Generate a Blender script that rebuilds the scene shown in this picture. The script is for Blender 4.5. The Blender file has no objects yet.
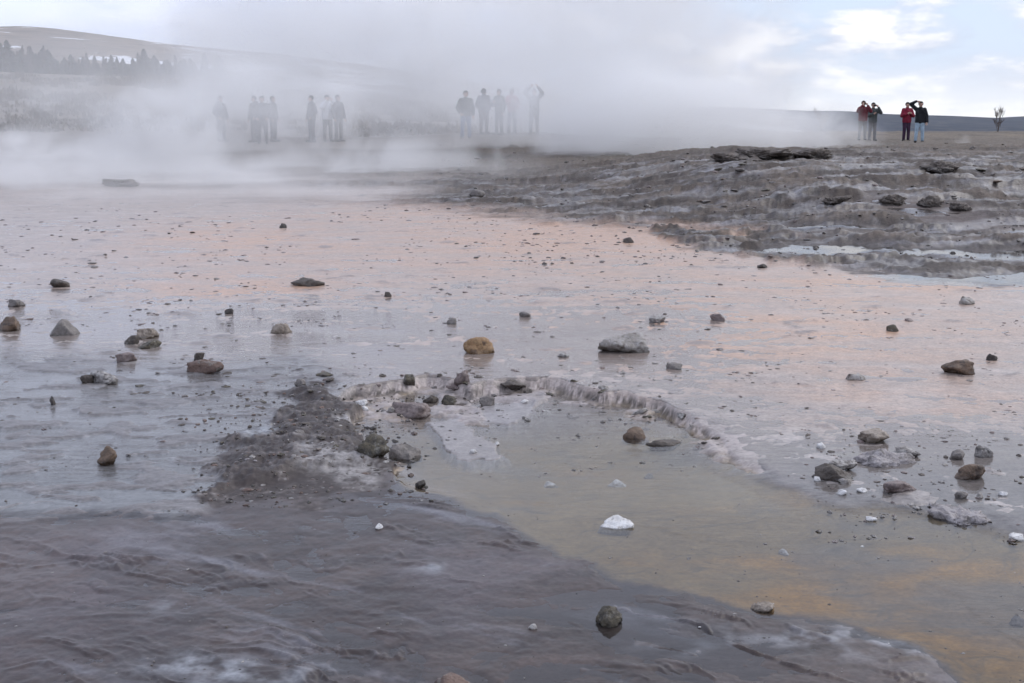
import bpy, bmesh, math, random
import numpy as np
from mathutils import Vector, Matrix, noise as mnoise

SC = bpy.context.scene
COL = SC.collection
R = math.radians

# ------------------------------------------------------------------ camera
W_PX, H_PX, FPX, HZ, CAMH = 1024, 683, 1250.0, 118.0, 1.6
TH = math.atan((H_PX / 2 - HZ) / FPX)
cam_d = bpy.data.cameras.new('camera')
cam = bpy.data.objects.new('camera', cam_d)
COL.objects.link(cam)
cam.location = (0, 0, CAMH)
cam.rotation_euler = (math.pi / 2 - TH, 0, 0)
cam_d.sensor_width = 36.0
cam_d.lens = 36.0 * FPX / W_PX
cam_d.clip_start = 0.1
cam_d.clip_end = 20000
SC.camera = cam

# ------------------------------------------------------------------ sky and sun
SUN_EL, SUN_AZ = R(44), R(60)            # azimuth measured from +Y towards +X
world = bpy.data.worlds.new('World')
SC.world = world
world.use_nodes = True
wn, wl = world.node_tree.nodes, world.node_tree.links
wn.clear()


def N(tree, typ, x=0, y=0, **kw):
    n = tree.nodes.new(typ)
    n.location = (x, y)
    for k, v in kw.items():
        setattr(n, k, v)
    return n


def math_node(tree, op, a, b=None, c=None, clamp=False):
    n = tree.nodes.new('ShaderNodeMath')
    n.operation = op
    n.use_clamp = clamp
    for i, v in enumerate((a, b, c)):
        if v is None:
            continue
        if isinstance(v, (int, float)):
            n.inputs[i].default_value = v
        else:
            tree.links.new(v, n.inputs[i])
    return n.outputs[0]


def smooth(tree, v, lo, hi, tlo=0.0, thi=1.0):
    n = tree.nodes.new('ShaderNodeMapRange')
    n.interpolation_type = 'SMOOTHSTEP'
    tree.links.new(v, n.inputs['Value'])
    n.inputs['From Min'].default_value = lo
    n.inputs['From Max'].default_value = hi
    n.inputs['To Min'].default_value = tlo
    n.inputs['To Max'].default_value = thi
    return n.outputs['Result']


def mixc(tree, fac, a, b, blend='MIX'):
    n = tree.nodes.new('ShaderNodeMix')
    n.data_type = 'RGBA'
    n.blend_type = blend
    if isinstance(fac, (int, float)):
        n.inputs[0].default_value = fac
    else:
        tree.links.new(fac, n.inputs[0])
    for i, v in ((6, a), (7, b)):
        if isinstance(v, (tuple, list)):
            n.inputs[i].default_value = (v[0], v[1], v[2], 1)
        else:
            tree.links.new(v, n.inputs[i])
    return n.outputs[2]


def noise_node(tree, vec, scale, detail=4, rough=0.55, dist=0.0, dims='3D'):
    n = tree.nodes.new('ShaderNodeTexNoise')
    n.noise_dimensions = dims
    n.inputs['Scale'].default_value = scale
    n.inputs['Detail'].default_value = detail
    n.inputs['Roughness'].default_value = rough
    n.inputs['Distortion'].default_value = dist
    if vec is not None:
        tree.links.new(vec, n.inputs['Vector'])
    return n.outputs['Fac']


def mapping(tree, vec, scale=(1, 1, 1), loc=(0, 0, 0)):
    n = tree.nodes.new('ShaderNodeMapping')
    n.inputs['Scale'].default_value = scale
    n.inputs['Location'].default_value = loc
    tree.links.new(vec, n.inputs['Vector'])
    return n.outputs['Vector']


wt = world.node_tree
sky = N(wt, 'ShaderNodeTexSky', sky_type='NISHITA', sun_disc=False)
sky.sun_elevation = SUN_EL
sky.sun_rotation = SUN_AZ
tc = N(wt, 'ShaderNodeTexCoord')
sep = N(wt, 'ShaderNodeSeparateXYZ')
wl.new(tc.outputs['Generated'], sep.inputs[0])
dx, dy, dz = sep.outputs
zz = math_node(wt, 'ADD', math_node(wt, 'MAXIMUM', dz, 0.0), 0.10)
px_ = math_node(wt, 'DIVIDE', dx, zz)
py_ = math_node(wt, 'DIVIDE', dy, zz)
cmb = N(wt, 'ShaderNodeCombineXYZ')
wl.new(px_, cmb.inputs[0]); wl.new(py_, cmb.inputs[1])
# cumulus-like breaks in a pale overcast
n1 = noise_node(wt, mapping(wt, tc.outputs['Generated'], (7, 7, 26), (3.1, 0.7, 1.3)), 1.0, 6, 0.55, 0.25)
n2 = noise_node(wt, mapping(wt, tc.outputs['Generated'], (15, 15, 46), (0.4, 6.2, 0.0)), 1.0, 5, 0.55, 0.15)
n3 = noise_node(wt, cmb.outputs[0], 0.45, 5, 0.5, 0.3)
SKY_S = 0.1
cover = smooth(wt, math_node(wt, 'ADD', math_node(wt, 'MULTIPLY', n1, 0.6), math_node(wt, 'MULTIPLY', n2, 0.4)), 0.41, 0.56)
shade = smooth(wt, math_node(wt, 'ADD', math_node(wt, 'MULTIPLY', n2, 0.6), math_node(wt, 'MULTIPLY', n1, 0.4)), 0.40, 0.60)
cloud_lo = mixc(wt, shade, (5.2, 5.6, 7.0), (10.4, 10.4, 10.6))
blue = mixc(wt, 0.80, sky.outputs[0], (6.4, 7.5, 9.6))
low = mixc(wt, cover, blue, cloud_lo)
# brightest just over the horizon
hor = smooth(wt, dz, 0.0, 0.05)
low = mixc(wt, math_node(wt, 'MULTIPLY', math_node(wt, 'SUBTRACT', 1.0, hor), 0.75), low, (9.6, 9.7, 9.9))
# heavy grey cloud overhead and to the left
high = mixc(wt, smooth(wt, n3, 0.35, 0.65), (6.4, 7.2, 9.6), (8.9, 9.5, 11.5))
f_el = smooth(wt, dz, 0.16, 0.42)
f_az = smooth(wt, dx, 0.22, -0.06)
fac = math_node(wt, 'MAXIMUM', f_el, math_node(wt, 'MULTIPLY', f_az, 0.8))
skycol = mixc(wt, fac, low, mixc(wt, smooth(wt, dz, 0.30, 0.62, 0.0, 0.62), high, (4.0, 4.5, 6.0)))
bg = N(wt, 'ShaderNodeBackground')
bg.inputs['Strength'].default_value = SKY_S
wl.new(skycol, bg.inputs['Color'])
wo = N(wt, 'ShaderNodeOutputWorld')
wl.new(bg.outputs[0], wo.inputs['Surface'])

sun_d = bpy.data.lights.new('sun', 'SUN')
sun_d.energy = 1.5
sun_d.angle = R(60)
sun_d.color = (1.0, 0.96, 0.9)
sun = bpy.data.objects.new('sun', sun_d)
COL.objects.link(sun)
sd = Vector((math.sin(SUN_AZ) * math.cos(SUN_EL), math.cos(SUN_AZ) * math.cos(SUN_EL), math.sin(SUN_EL)))
sun.rotation_euler = (-sd).to_track_quat('-Z', 'Y').to_euler()
sun.location = (20, 30, 40)

SC.view_settings.view_transform = 'Standard'
SC.view_settings.look = 'None'
SC.view_settings.exposure = 0.22
SC.view_settings.gamma = 1.0
SC.cycles.use_denoising = True
SC.cycles.max_bounces = 16
SC.cycles.volume_bounces = 14
SC.cycles.use_adaptive_sampling = True
SC.cycles.adaptive_threshold = 0.03
SC.cycles.diffuse_bounces = 2
SC.cycles.glossy_bounces = 3
SC.cycles.transparent_max_bounces = 12
SC.cycles.caustics_reflective = False
SC.cycles.caustics_refractive = False
SC.cycles.volume_max_steps = 256

rnd = random.Random(7)


def tag(o, label=None, cat=None, group=None, kind=None):
    if label:
        o['label'] = label
    if cat:
        o['category'] = cat
    if group:
        o['group'] = group
    if kind:
        o['kind'] = kind
    return o


# ------------------------------------------------------------------ noise on arrays
_rs = np.random.RandomState(11)
_perm = _rs.permutation(4096)
_ga = _rs.uniform(0, 2 * np.pi, 4096)
_gx, _gy = np.cos(_ga), np.sin(_ga)


def pnoise(x, y, seed=0):
    x = np.asarray(x, float); y = np.asarray(y, float)
    xi = np.floor(x).astype(np.int64); yi = np.floor(y).astype(np.int64)
    xf = x - xi; yf = y - yi
    u = xf * xf * xf * (xf * (xf * 6 - 15) + 10)
    v = yf * yf * yf * (yf * (yf * 6 - 15) + 10)

    def g(ix, iy, fx, fy):
        h = _perm[(_perm[(ix + seed * 131) & 4095] + iy) & 4095]
        return _gx[h] * fx + _gy[h] * fy
    a = g(xi, yi, xf, yf); b = g(xi + 1, yi, xf - 1, yf)
    c = g(xi, yi + 1, xf, yf - 1); d = g(xi + 1, yi + 1, xf - 1, yf - 1)
    return ((a + (b - a) * u) + ((c + (d - c) * u) - (a + (b - a) * u)) * v) * 1.5


def fbm(x, y, oct=4, seed=0, gain=0.5, lac=2.03):
    s = 0.0; a = 1.0; t = 0.0
    for i in range(oct):
        s = s + a * pnoise(x, y, seed + i)
        t += a
        a *= gain
        x = x * lac + 3.7; y = y * lac - 1.3
    return s / t


def ridged(x, y, oct=4, seed=0, gain=0.5):
    s = 0.0; a = 1.0; t = 0.0
    for i in range(oct):
        s = s + a * (1 - np.abs(pnoise(x, y, seed + i)) * 1.6)
        t += a
        a *= gain
        x = x * 2.07 + 1.9; y = y * 2.07 + 4.1
    return s / t


def sst(v, a, b):
    t = np.clip((v - a) / (b - a), 0, 1)
    return t * t * (3 - 2 * t)


# ------------------------------------------------------------------ base profile and picture <-> ground
def zbase(y):
    y = np.asarray(y, float)
    z = np.where(y < 6, 0.0, 0.0160 * (y - 6))
    z = np.where(y > 54, 0.768 + 0.12 * (1 - np.exp(-np.maximum(y - 54, 0) / 8.0)) * 0.9, z)
    z = np.where(y > 95, z - 0.045 * (np.maximum(y - 95, 0)) * 0.6, z)
    return np.maximum(z, -32.0)


CT, ST = math.cos(TH), math.sin(TH)
_ytab = np.concatenate([np.linspace(1.5, 12, 4000), np.linspace(12, 92, 6000)[1:]])
_zt = zbase(_ytab)
# depth along the axis and vertical picture coordinate of the ground on the base profile
_dep = _ytab * CT - (_zt - CAMH) * ST
_vtab = H_PX / 2 + FPX * (-(_ytab * ST + (_zt - CAMH) * CT)) / _dep


def pix(x, y, z=None):
    """ground point -> picture coordinates on the base profile"""
    z = zbase(y) if z is None else z
    dep = np.maximum(y * CT - (z - CAMH) * ST, 0.05)
    return 512 + FPX * x / dep, H_PX / 2 + FPX * (-(y * ST + (z - CAMH) * CT)) / dep


def gnd(px, py):
    """picture coordinates -> ground point on the base profile"""
    y = float(np.interp(-py, -_vtab, _ytab))
    z = float(zbase(y))
    dep = y * CT - (z - CAMH) * ST
    return (px - 512) / FPX * dep, y


def mpp(y, z=0.3):
    """metres per picture pixel at a distance"""
    return (y * CT - (z - CAMH) * ST) / FPX


# ------------------------------------------------------------------ ground regions
def poly_sd(px, py, poly, sy=1.6):
    """signed distance (inside positive) to an outline on the ground"""
    p = np.array(poly, float)
    qx, qy = px, py * sy
    d = np.full(px.shape, 1e9)
    ins = np.zeros(px.shape, bool)
    n = len(p)
    for i in range(n):
        ax, ay = p[i][0], p[i][1] * sy
        bx, by = p[(i + 1) % n][0], p[(i + 1) % n][1] * sy
        ex, ey = bx - ax, by - ay
        wx, wy = qx - ax, qy - ay
        t = np.clip((wx * ex + wy * ey) / (ex * ex + ey * ey + 1e-9), 0, 1)
        d = np.minimum(d, (wx - ex * t) ** 2 + (wy - ey * t) ** 2)
        c = ((ay > qy) != (by > qy)) & (qx < (bx - ax) * (qy - ay) / (by - ay + 1e-12) + ax)
        ins ^= c
    d = np.sqrt(d)
    return np.where(ins, d, -d)


POOL = [(345, 392), (430, 380), (470, 386), (540, 378), (600, 388), (640, 397), (690, 417), (735, 452), (790, 487), (850, 500),
        (920, 506), (980, 520), (1100, 545), (1400, 620), (1900, 800), (1900, 900), (1000, 900), (985, 690), (930, 650), (850, 618), (740, 598),
        (640, 580), (560, 550), (490, 512), (420, 488), (395, 470), (352, 455), (350, 420)]
TERR = [(300, 366), (400, 358), (470, 362), (540, 366), (548, 392), (500, 420), (450, 410), (395, 412), (352, 408), (338, 392)]
FORE = [(-400, 800), (-400, 522), (-60, 516), (60, 512), (200, 512), (230, 480), (330, 470), (400, 462), (480, 470), (580, 505), (660, 530),
        (760, 545), (870, 565), (960, 600), (1040, 660), (1060, 800)]
SHAL = [(-400, 352), (60, 352), (130, 362), (230, 362), (300, 350), (345, 375), (340, 425), (300, 470), (240, 505), (205, 512), (-400, 520)]
ISLE = [(206, 470), (228, 436), (262, 418), (292, 396), (306, 372), (336, 372), (348, 412), (360, 440), (398, 462), (384, 486),
        (335, 496), (255, 503), (205, 500)]
ISLW = [(296, 452), (320, 446), (352, 460), (386, 470), (376, 484), (330, 480), (300, 470)]
ISLB = [(240, 432), (262, 426), (288, 432), (270, 442), (244, 442)]
SLAB = [(428, 412), (462, 408), (490, 430), (508, 452), (470, 458), (440, 448)]
SLB2 = [(478, 394), (530, 392), (536, 408), (500, 418), (482, 410)]
SLB3 = [(690, 420), (730, 424), (770, 446), (800, 470), (822, 500), (790, 488), (740, 462), (705, 448)]
PUDD = [(752, 249), (790, 243), (820, 244), (880, 247), (1000, 251), (1300, 256), (1300, 273), (1040, 266), (940, 259), (870, 256), (800, 257), (765, 254)]
PUD2 = [(830, 268), (900, 273), (960, 276), (1020, 271), (1300, 276), (1300, 296), (1000, 287), (900, 281)]
TOE = [(640, 226), (700, 234), (1300, 230), (1300, 300), (1040, 287), (960, 282), (880, 277), (800, 263), (740, 256), (680, 246)]
PUD3 = [(760, 230), (840, 231), (920, 236), (860, 238), (790, 236)]
SPIT = [(846, 262), (905, 258), (985, 264), (1012, 270), (960, 275), (890, 271)]
CHAN = [(850, 214), (960, 224), (1040, 232), (1300, 240), (1300, 250), (1040, 243), (960, 237), (880, 226)]


def mound_height(x, y):
    wob = fbm(x * 0.22, y * 0.22, 3, 31)
    edge = sst(x + wob * 1.2, -0.6, 5.2)
    yf = np.clip(17.2 - 1.1 * x, 12.6, 20.5)
    front = sst(y - yf + wob * 1.6, 0.0, 9.5)
    back = sst(y + wob * 2.0, 27.0, 37.0)
    keep = sst(x, 6.5, 11.5) * 0.5
    return 0.55 * edge * front * (1 - back * (1 - keep) ) * (1 - sst(y, 42, 60))


HILL_T = np.array([-4.0, -0.8, -0.41, -0.25, -0.154, -0.074, -0.01, 0.05, 0.12, 4.0])
HILL_Z = np.array([9.0, 8.4, 7.0, 6.1, 4.5, 3.3, 1.9, 0.5, 0.0, 0.0])


def far_hill(x, y):
    t = x / np.maximum(y, 1.0)
    target = np.interp(t, HILL_T, HILL_Z)
    k = sst(y, 50, 165)
    lin = np.clip((y - 58) / 92.0, 0, 1.0)
    lin = lin ** 1.15
    base = zbase(np.minimum(y, 90))
    add = np.maximum(target - 0.8, 0) * lin
    # undo the fall of the plain under the hillside
    fall = (base - zbase(y)) * sst(target, 0.3, 1.6)
    return add + np.where(y > 90, fall, 0)


def field(x, y):
    """heights, water level, albedo, wetness for arrays of ground points"""
    shp = x.shape
    px, py = pix(x, y)
    near = 1 - sst(y, 40, 60)
    # uneven outlines: warp by world-space noise, in picture-equivalent size
    m = mpp(np.clip(y, 2, 80))
    w1 = fbm(x * 3.1, y * 2.2, 4, 3) * 0.10 / m
    w2 = fbm(x * 3.1 + 9, y * 2.2 + 5, 4, 7) * 0.045 / m
    w1 = np.clip(w1, -26, 26); w2 = np.clip(w2, -9, 9)
    qx, qy = px + w1, py + w2
    close = (y < 9.5) & (y > 1.0)
    midr = (y > 8) & (y < 40)

    def reg(poly, soft=7.0, sel=close, qx_=qx, qy_=qy, off=0.0):
        out = np.zeros(shp)
        sd = poly_sd(qx_[sel], qy_[sel], poly)
        out[sel] = sst(sd + off, -soft, soft)
        return out

    qx = qx + np.where(close, 22 * fbm(x * 2.0, y * 2.4, 5, 301, 0.62), 0); qy = qy + np.where(close, 14 * fbm(x * 2.0, y * 2.4, 5, 305, 0.62), 0)
    softk = np.maximum(sst(px, 665, 800), sst(py, 440, 515))
    pool = reg(POOL, 5) * (1 - softk) + reg(POOL, 22) * softk
    pool_in = reg(POOL, 40, off=-36)
    terr = reg(TERR, 6)
    fore = reg(FORE, 9)
    shal = reg(SHAL, 22)
    isd = np.full(shp, -99.0)
    isd[close] = poly_sd(qx[close], qy[close], ISLE)
    isle = sst(isd / 34 + 1.25 * fbm(x * 3.2, y * 3.6, 5, 231, 0.6), -0.10, 0.30)
    islw = reg(ISLW, 9)
    islb = reg(ISLB, 7)
    slab = np.maximum(reg(SLAB, 4), reg(SLB2, 5))
    slb3 = reg(SLB3, 8)
    slab = np.maximum(reg(SLAB, 12), reg(SLB2, 12))
    slab = sst(slab + 0.55 * fbm(x * 5, y * 6, 5, 381, 0.6) * sst(slab, 0.0, 0.25), 0.38, 0.72)
    pudd = np.maximum(np.maximum(reg(PUDD, 5, midr), reg(PUD2, 5, midr)), reg(PUD3, 4, midr))
    spit = reg(SPIT, 4, midr)
    chan = reg(CHAN, 7, midr)
    mh = mound_height(x, y)
    yfr = np.clip(17.2 - 1.1 * x, 12.6, 20.5)
    mnd = sst(y - yfr + 1.6 * fbm(x * .22, y * .22, 3, 31) + 2.2 * fbm(x * 0.8, y * 1.4, 6, 41, 0.6), -0.3, 2.4) * sst(x + 0.8 * fbm(x * .5, y * .5, 3, 43), -2.8, -1.2)
    toe = reg(TOE, 7, midr)
    mnd = np.maximum(mnd, sst(toe + 1.0 * fbm(x * 1.2, y * 2.4, 6, 351, 0.6) * sst(toe, 0.0, 0.2), 0.22, 0.90))
    mnd = np.maximum(mnd, 0.9 * sst(y + 7 * fbm(x * .25, y * .5, 5, 45), 20.5, 29.0))

    # ---- noises
    broad = fbm(x * 0.55, y * 0.40, 4, 51)
    streak = fbm(x * 1.1, y * 3.4, 4, 55)            # lies across the flow
    fine = fbm(x * 9, y * 9, 4, 61)
    crumb = fbm(x * 34, y * 34, 3, 67)
    rid = ridged(x * 2.2 + 0.4 * fine, y * 3.6 + 0.3 * fine, 4, 71)
    diag = ridged((x * 0.8 + y * 0.55) * 1.6 + 0.5 * fbm(x * 2, y * 2, 3, 79), (y * 0.8 - x * 0.55) * 5.0 + 0.9 * fbm(x * 1.7, y * 1.7, 3, 83), 4, 75)
    lumps = ridged(x * 5.5, y * 5.5, 4, 87)
    lowrip = fbm(x * 2.2, y * 6.5 + 0.8 * fbm(x * 3, y * 3, 2, 90), 4, 91)

    # ---- height
    z = zbase(y) + mh + far_hill(x, y)
    z = z + 0.27 * np.exp(-((x + 0.5) / 4.5) ** 2 - ((y - 49) / 7.0) ** 2) - 0.29 * sst(x, 5, 13) * sst(y, 33, 50) * (1 - sst(y, 100, 130))
    z = z + 0.010 * broad * near
    sint = np.clip(1 - mnd, 0, 1) * near
    nearf = 1 - sst(y, 9, 24) * 0.6
    h = sint * (0.0034 * streak + 0.0036 * fine + 0.0012 * crumb)
    # sparse low lumps standing out of the film
    lump_m = sst(fbm(x * 2.1, y * 3.2, 5, 101) + 0.16 * fbm(x * .5, y * .5, 2, 104), 0.30, 0.52)
    h = h + sint * lump_m * (0.010 + 0.008 * fine)
    # shallow with ledges on the left
    led = sst(lowrip, 0.02, 0.16)
    h = h * (1 - shal) + shal * (-0.007 + 0.010 * led + 0.009 * lowrip + 0.008 * fine)
    # raised brown crust
    ish = 0.004 + 0.040 * sst(isd / 40 + fbm(x * 4, y * 4, 4, 235), 0.0, 0.9) * (0.35 + lumps * .8) + 0.016 * fine + 0.011 * crumb
    h = h * (1 - isle) + isle * ish
    h = h * (1 - islw * 0.6) + islw * 0.6 * (0.032 + 0.006 * lumps + 0.002 * crumb)
    # dark crust in front
    bigr = ridged(x * 1.15 + 0.35 * fbm(x * 2.3, y * 2.3, 4, 261), y * 1.9 + 0.35 * fbm(x * 2.3, y * 2.3, 4, 263), 5, 265, 0.55)
    bigf = fbm(x * 0.9, y * 1.3, 5, 267)
    ca, sa = 0.86, -0.50
    ux, uy = x * ca + y * sa, -x * sa + y * ca
    wx_ = 0.30 * fbm(ux * 1.4, uy * 1.4, 4, 311); wy_ = 0.22 * fbm(ux * 1.4, uy * 1.4, 4, 313)
    wrk = ridged((ux + wx_) * 1.3, (uy + wy_) * 4.2, 5, 315, 0.58)
    wrk2 = ridged((ux + wx_) * 4.0, (uy + wy_) * 11.0, 3, 317, 0.5)
    calmf = sst(fbm(x * 0.8, y * 1.1, 4, 319) + 0.25 * sst(px, 350, 650), -0.05, 0.40)
    fh = -0.007 + 0.009 * (bigr - 0.62) + 0.007 * bigf + calmf * (0.060 * np.clip(wrk - 0.70, 0, 1) + 0.003 * (wrk2 - 0.6)) + 0.0015 * fine + 0.0006 * crumb + 0.004 * broad + 0.0016 * fine + 0.0005 * crumb
    h = h * (1 - fore) + fore * fh
    # the pool and its rim
    flute = ridged(x * 7 + 1.6 * fine + 1.5 * fbm(x * 2.5, y * 2.5, 3, 361), y * 4.0 + fine, 4, 111, 0.6)
    zb = zbase(y)
    depth = (0.058 + zb) * (1 - softk) + 0.020 * softk + 0.022 * pool_in + (0.006 * lowrip + 0.006 * rid) * (1 - 0.5 * softk)
    po = np.clip(pool * (1 + 0.35 * (flute - 0.6) * (1 - np.abs(2 * pool - 1)) * 1.2), 0, 1)
    po = po * (1 - isle)
    h = h * (1 - po) - po * depth
    # half-sunk terraces and slabs inside the pool
    th = -zb - 0.052 + 0.014 * sst(fbm(x * 3.4, y * 4.2, 5, 121), -0.2, 0.0) + 0.010 * sst(fbm(x * 2.4, y * 3.0, 5, 123), 0.0, 0.12) + 0.004 * fine + 0.002 * crumb
    rimb = np.clip(pool * (1 - reg(POOL, 16, off=-26)) * (1 - softk), 0, 1) * sst(fbm(x * 4.0, y * 5.0, 5, 271), -0.12, 0.12)
    te = np.maximum(terr * sst(fbm(x * 2.6, y * 4.0, 5, 275), -0.35, -0.05), 0.9 * rimb) * po
    h = h * (1 - te) + te * th
    h = h * (1 - slab) + slab * (-0.039 - zb + 0.004 * lowrip + 0.002 * fine)
    slb3 = slb3 * sst(fbm(x * 3.0, y * 5.0, 5, 291), -0.2, 0.15)
    h = h * (1 - slb3) + slb3 * np.maximum(h, -0.014 + 0.004 * fine)
    # rim lip
    lip = np.clip(1 - np.abs(po - 0.25) * 4, 0, 1) * (1 - fore) * (1 - isle) * (1 - softk)
    # flats and puddles at the foot of the mound
        # mound: lumpy, broken crust
    cr = ridged(x * 0.9, y * 0.9, 5, 131, 0.55)
    cr2 = fbm(x * 3.2, y * 2.4, 4, 137)
    ledge = sst(fbm(x * 0.30, y * 0.85, 4, 141), 0.0, 0.06) + 0.6 * sst(fbm(x * 0.4, y * 1.3, 4, 143), 0.05, 0.11)
    cr3 = fbm(x * 5.0, y * 3.2, 5, 251, 0.6)
    cr4 = ridged(x * 1.6, y * 2.6, 5, 253, 0.6)
    h = h + mnd * (0.045 * (cr - 0.55) + 0.020 * cr2 + 0.058 * ledge + 0.034 * cr3 + 0.04 * (cr4 - 0.6) + 0.030 * fbm(x * 7.5, y * 2.6, 4, 321, 0.6)) * (0.25 + 0.75 * sst(x, -6, -1.5)) * (1 - 0.4 * sst(y, 40, 80)) * (1 - sst(y, 90, 140)) * (1 - 0.7 * chan)
    h = h - chan * 0.03
    h = h * (1 - pudd) + pudd * (-0.012 + 0.045 * fbm(x * 1.3, y * 3.0, 5, 221, 0.62)) + spit * 0.03
    h = h + 0.35 * fbm(x * 0.05, y * 0.05, 4, 147) * sst(y, 55, 110) * sst(-x / np.maximum(y, 1), -0.1, 0.2)
    z = z + h

    # ---- water level
    wl_ = zbase(y) + mh + 0.010 * broad * near
    pinkish = np.clip(sst(py, 330, 250) + 0.8 * sst(px + 0.6 * (py - 300), 640, 900) * sst(py, 460, 380) - sst(py, 205, 190) * 0, 0, 1)
    drywet = fbm(x * 1.2, y * 4.2, 6, 211, 0.6)
    wo_ = 0.0014 - 0.0085 * pinkish * sst(drywet, -0.6, 0.45) + 0 * x
    wo_ = wo_ * (1 - shal) + shal * (-0.0020)
    wo_ = wo_ * (1 - fore) + fore * (-0.0105)
    pw = np.maximum(pool, reg(POOL, 16) * softk)
    wo_ = wo_ * (1 - pw) - pw * ((0.0450 + zb) * (1 - softk) + 0.0125 * softk)
    wo_ = wo_ * (1 - isle) + isle * (-0.012)
    wo_ = wo_ - mnd * 0.07 + chan * 0.050
    wo_ = wo_ * (1 - pudd) + pudd * (0.004)
    wo_ = wo_ - sst(y, 26, 30) * 0.4
    water = wl_ + wo_

    wall = np.clip(1 - np.abs(po - 0.5) * 2.1, 0, 1) * (1 - softk) * (py < 470)
    water = water - 0.05 * wall

    # ---- albedo (its own colour, plus bluish highlights painted on the front crust)
    def C(*c):
        return np.array(c)[None, :] * np.ones((x.size, 1))
    f = lambda a: np.clip(a, 0, 1)[:, None]
    X = lambda c, d, a: c * (1 - f(a)) + d * f(a)
    col = C(0.360, 0.298, 0.262)
    col = X(col, C(0.295, 0.262, 0.245), sst(py, 290, 380) * 0.8)
    col = X(col, C(0.47, 0.43, 0.41), sst(streak, 0.0, 0.5) * 0.45)
    col = X(col, C(0.27, 0.25, 0.25), sst(fbm(x * 1.7, y * 3.5, 5, 151), 0.1, 0.5) * 0.45)

    def blob(cx, cy, rx, ry):
        return np.exp(-(((px + w1 * 2 - cx) / rx) ** 2 + ((py + w2 - cy) / ry) ** 2))
    orange = (0.35 * blob(560, 235, 260, 34) + 1.15 * blob(590, 238, 130, 11) + 0.8 * blob(690, 232, 60, 8) + 0.65 * blob(220, 238, 110, 20) + 0.8 * blob(240, 288, 110, 13) +
              0.7 * blob(930, 284, 150, 7) + 0.5 * blob(420, 215, 120, 12) + 0.75 * blob(760, 330, 300, 50) + 0.4 * blob(920, 400, 150, 30) +
              0.4 * blob(500, 262, 420, 22))
    orange = orange * (0.6 + 0.8 * sst(fbm(x * 1.2, y * 2.6, 4, 157), -0.35, 0.35))
    col = X(col, C(0.48, 0.295, 0.195), np.clip(orange * 0.9, 0, 0.88))
    col = X(col, C(0.17, 0.155, 0.15), sint * lump_m * 0.75)
    col = X(col, C(0.30, 0.30, 0.31), shal * 0.9)
    col = X(col, C(0.12, 0.105, 0.10), shal * led * 0.8)
    # foreground dark crust
    fc = X(C(0.058, 0.041, 0.036), C(0.036, 0.025, 0.022), sst(rid, 0.45, 0.8))
    fc = X(fc, C(0.17, 0.155, 0.16), sst(wrk + 0.15 * fine, 0.80, 0.95) * 0.8 * calmf)
    fc = X(fc, C(0.20, 0.20, 0.225), sst(fbm(ux * 1.0, uy * 4.5, 6, 341, 0.6), 0.14, 0.45) * 0.55)
    fc = X(fc, C(0.038, 0.030, 0.030), sst(fbm(x * 2.4, y * 3.0, 5, 331, 0.6), 0.08, 0.4) * 0.7)
    fc = X(fc, C(0.105, 0.085, 0.09), sst(bigf, 0.0, 0.4) * 0.6)
    fc = X(fc, C(0.26, 0.27, 0.29), np.clip(blob(230, 668, 70, 16) + blob(430, 566, 34, 7) * .8 + blob(690, 640, 60, 10) * .5 + blob(900, 642, 80, 20) * .9 + blob(800, 632, 60, 9) * .6 + blob(175, 600, 30, 6) * .5, 0, 1) * sst(fine + 0.6 * bigr, 0.1, 0.7))  # pale patches; those at lower right are bluish highlights painted into the colour
    fc = X(fc, C(0.22, 0.215, 0.23), sst(fbm(x * 1.9, y * 2.6, 6, 163), 0.30, 0.55) * 0.6)
    fc = X(fc, C(0.10, 0.072, 0.062), sst(fbm(x * 1.3, y * 1.6, 4, 167), 0.05, 0.35) * 0.5)
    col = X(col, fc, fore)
    ux_, uy_ = x * 0.95 + y * 0.3 + 0.3 * fbm(x * 2, y * 2, 3, 373), y * 0.95 - x * 0.3 + 0.3 * fbm(x * 2, y * 2, 3, 375)
    # pool floor: ochre and olive silt
    pc = X(C(0.245, 0.172, 0.078), C(0.38, 0.20, 0.04), sst(0.8 * fbm(x * 1.1, y * 2.6, 5, 173, 0.6) + 0.75 * blob(900, 605, 300, 70) + 0.2 * blob(600, 460, 160, 30), 0.12, 0.80))
    pc = X(pc, C(0.10, 0.085, 0.055), sst(ridged(ux_ * 1.2, uy_ * 6.0, 4, 371, 0.6), 0.68, 0.92) * 0.65)
    pc = X(pc, C(0.15, 0.14, 0.125), sst(fbm(x * 1.1, y * 1.6, 4, 179), 0.05, 0.4) * 0.7)
    pc = X(pc, C(0.17, 0.17, 0.18), blob(520, 400, 110, 22) * 0.8)
    pc = X(pc, C(0.105, 0.095, 0.08), sst(crumb + fine, 0.5, 0.9) * 0.5)
    col = X(col, pc, sst(po, 0.30, 0.85))
    col = X(col, C(0.37, 0.32, 0.31), te * (0.55 + 0.4 * sst(fine, -0.2, 0.3)))
    col = X(col, C(0.27, 0.25, 0.25), slab * 0.9)
    col = X(col, C(0.42, 0.36, 0.34), slb3 * 0.7)
    # rim face: pale flutes with dark gaps
    face = np.clip(1 - np.abs(po - 0.5) * 2.2, 0, 1) * (1 - fore) * (1 - isle) * (1 - softk)
    col = X(col, X(C(0.50, 0.43, 0.40), C(0.085, 0.072, 0.065), sst(flute + 0.35 * fine + 0.35 * fbm(x * 2.2, y * 2.2, 3, 281), 0.46, 0.74)), face * (py < 470))
    # raised crust
    ic = X(C(0.058, 0.046, 0.043), C(0.115, 0.098, 0.092), sst(fine + 0.5 * crumb, 0.0, 0.45))
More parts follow.
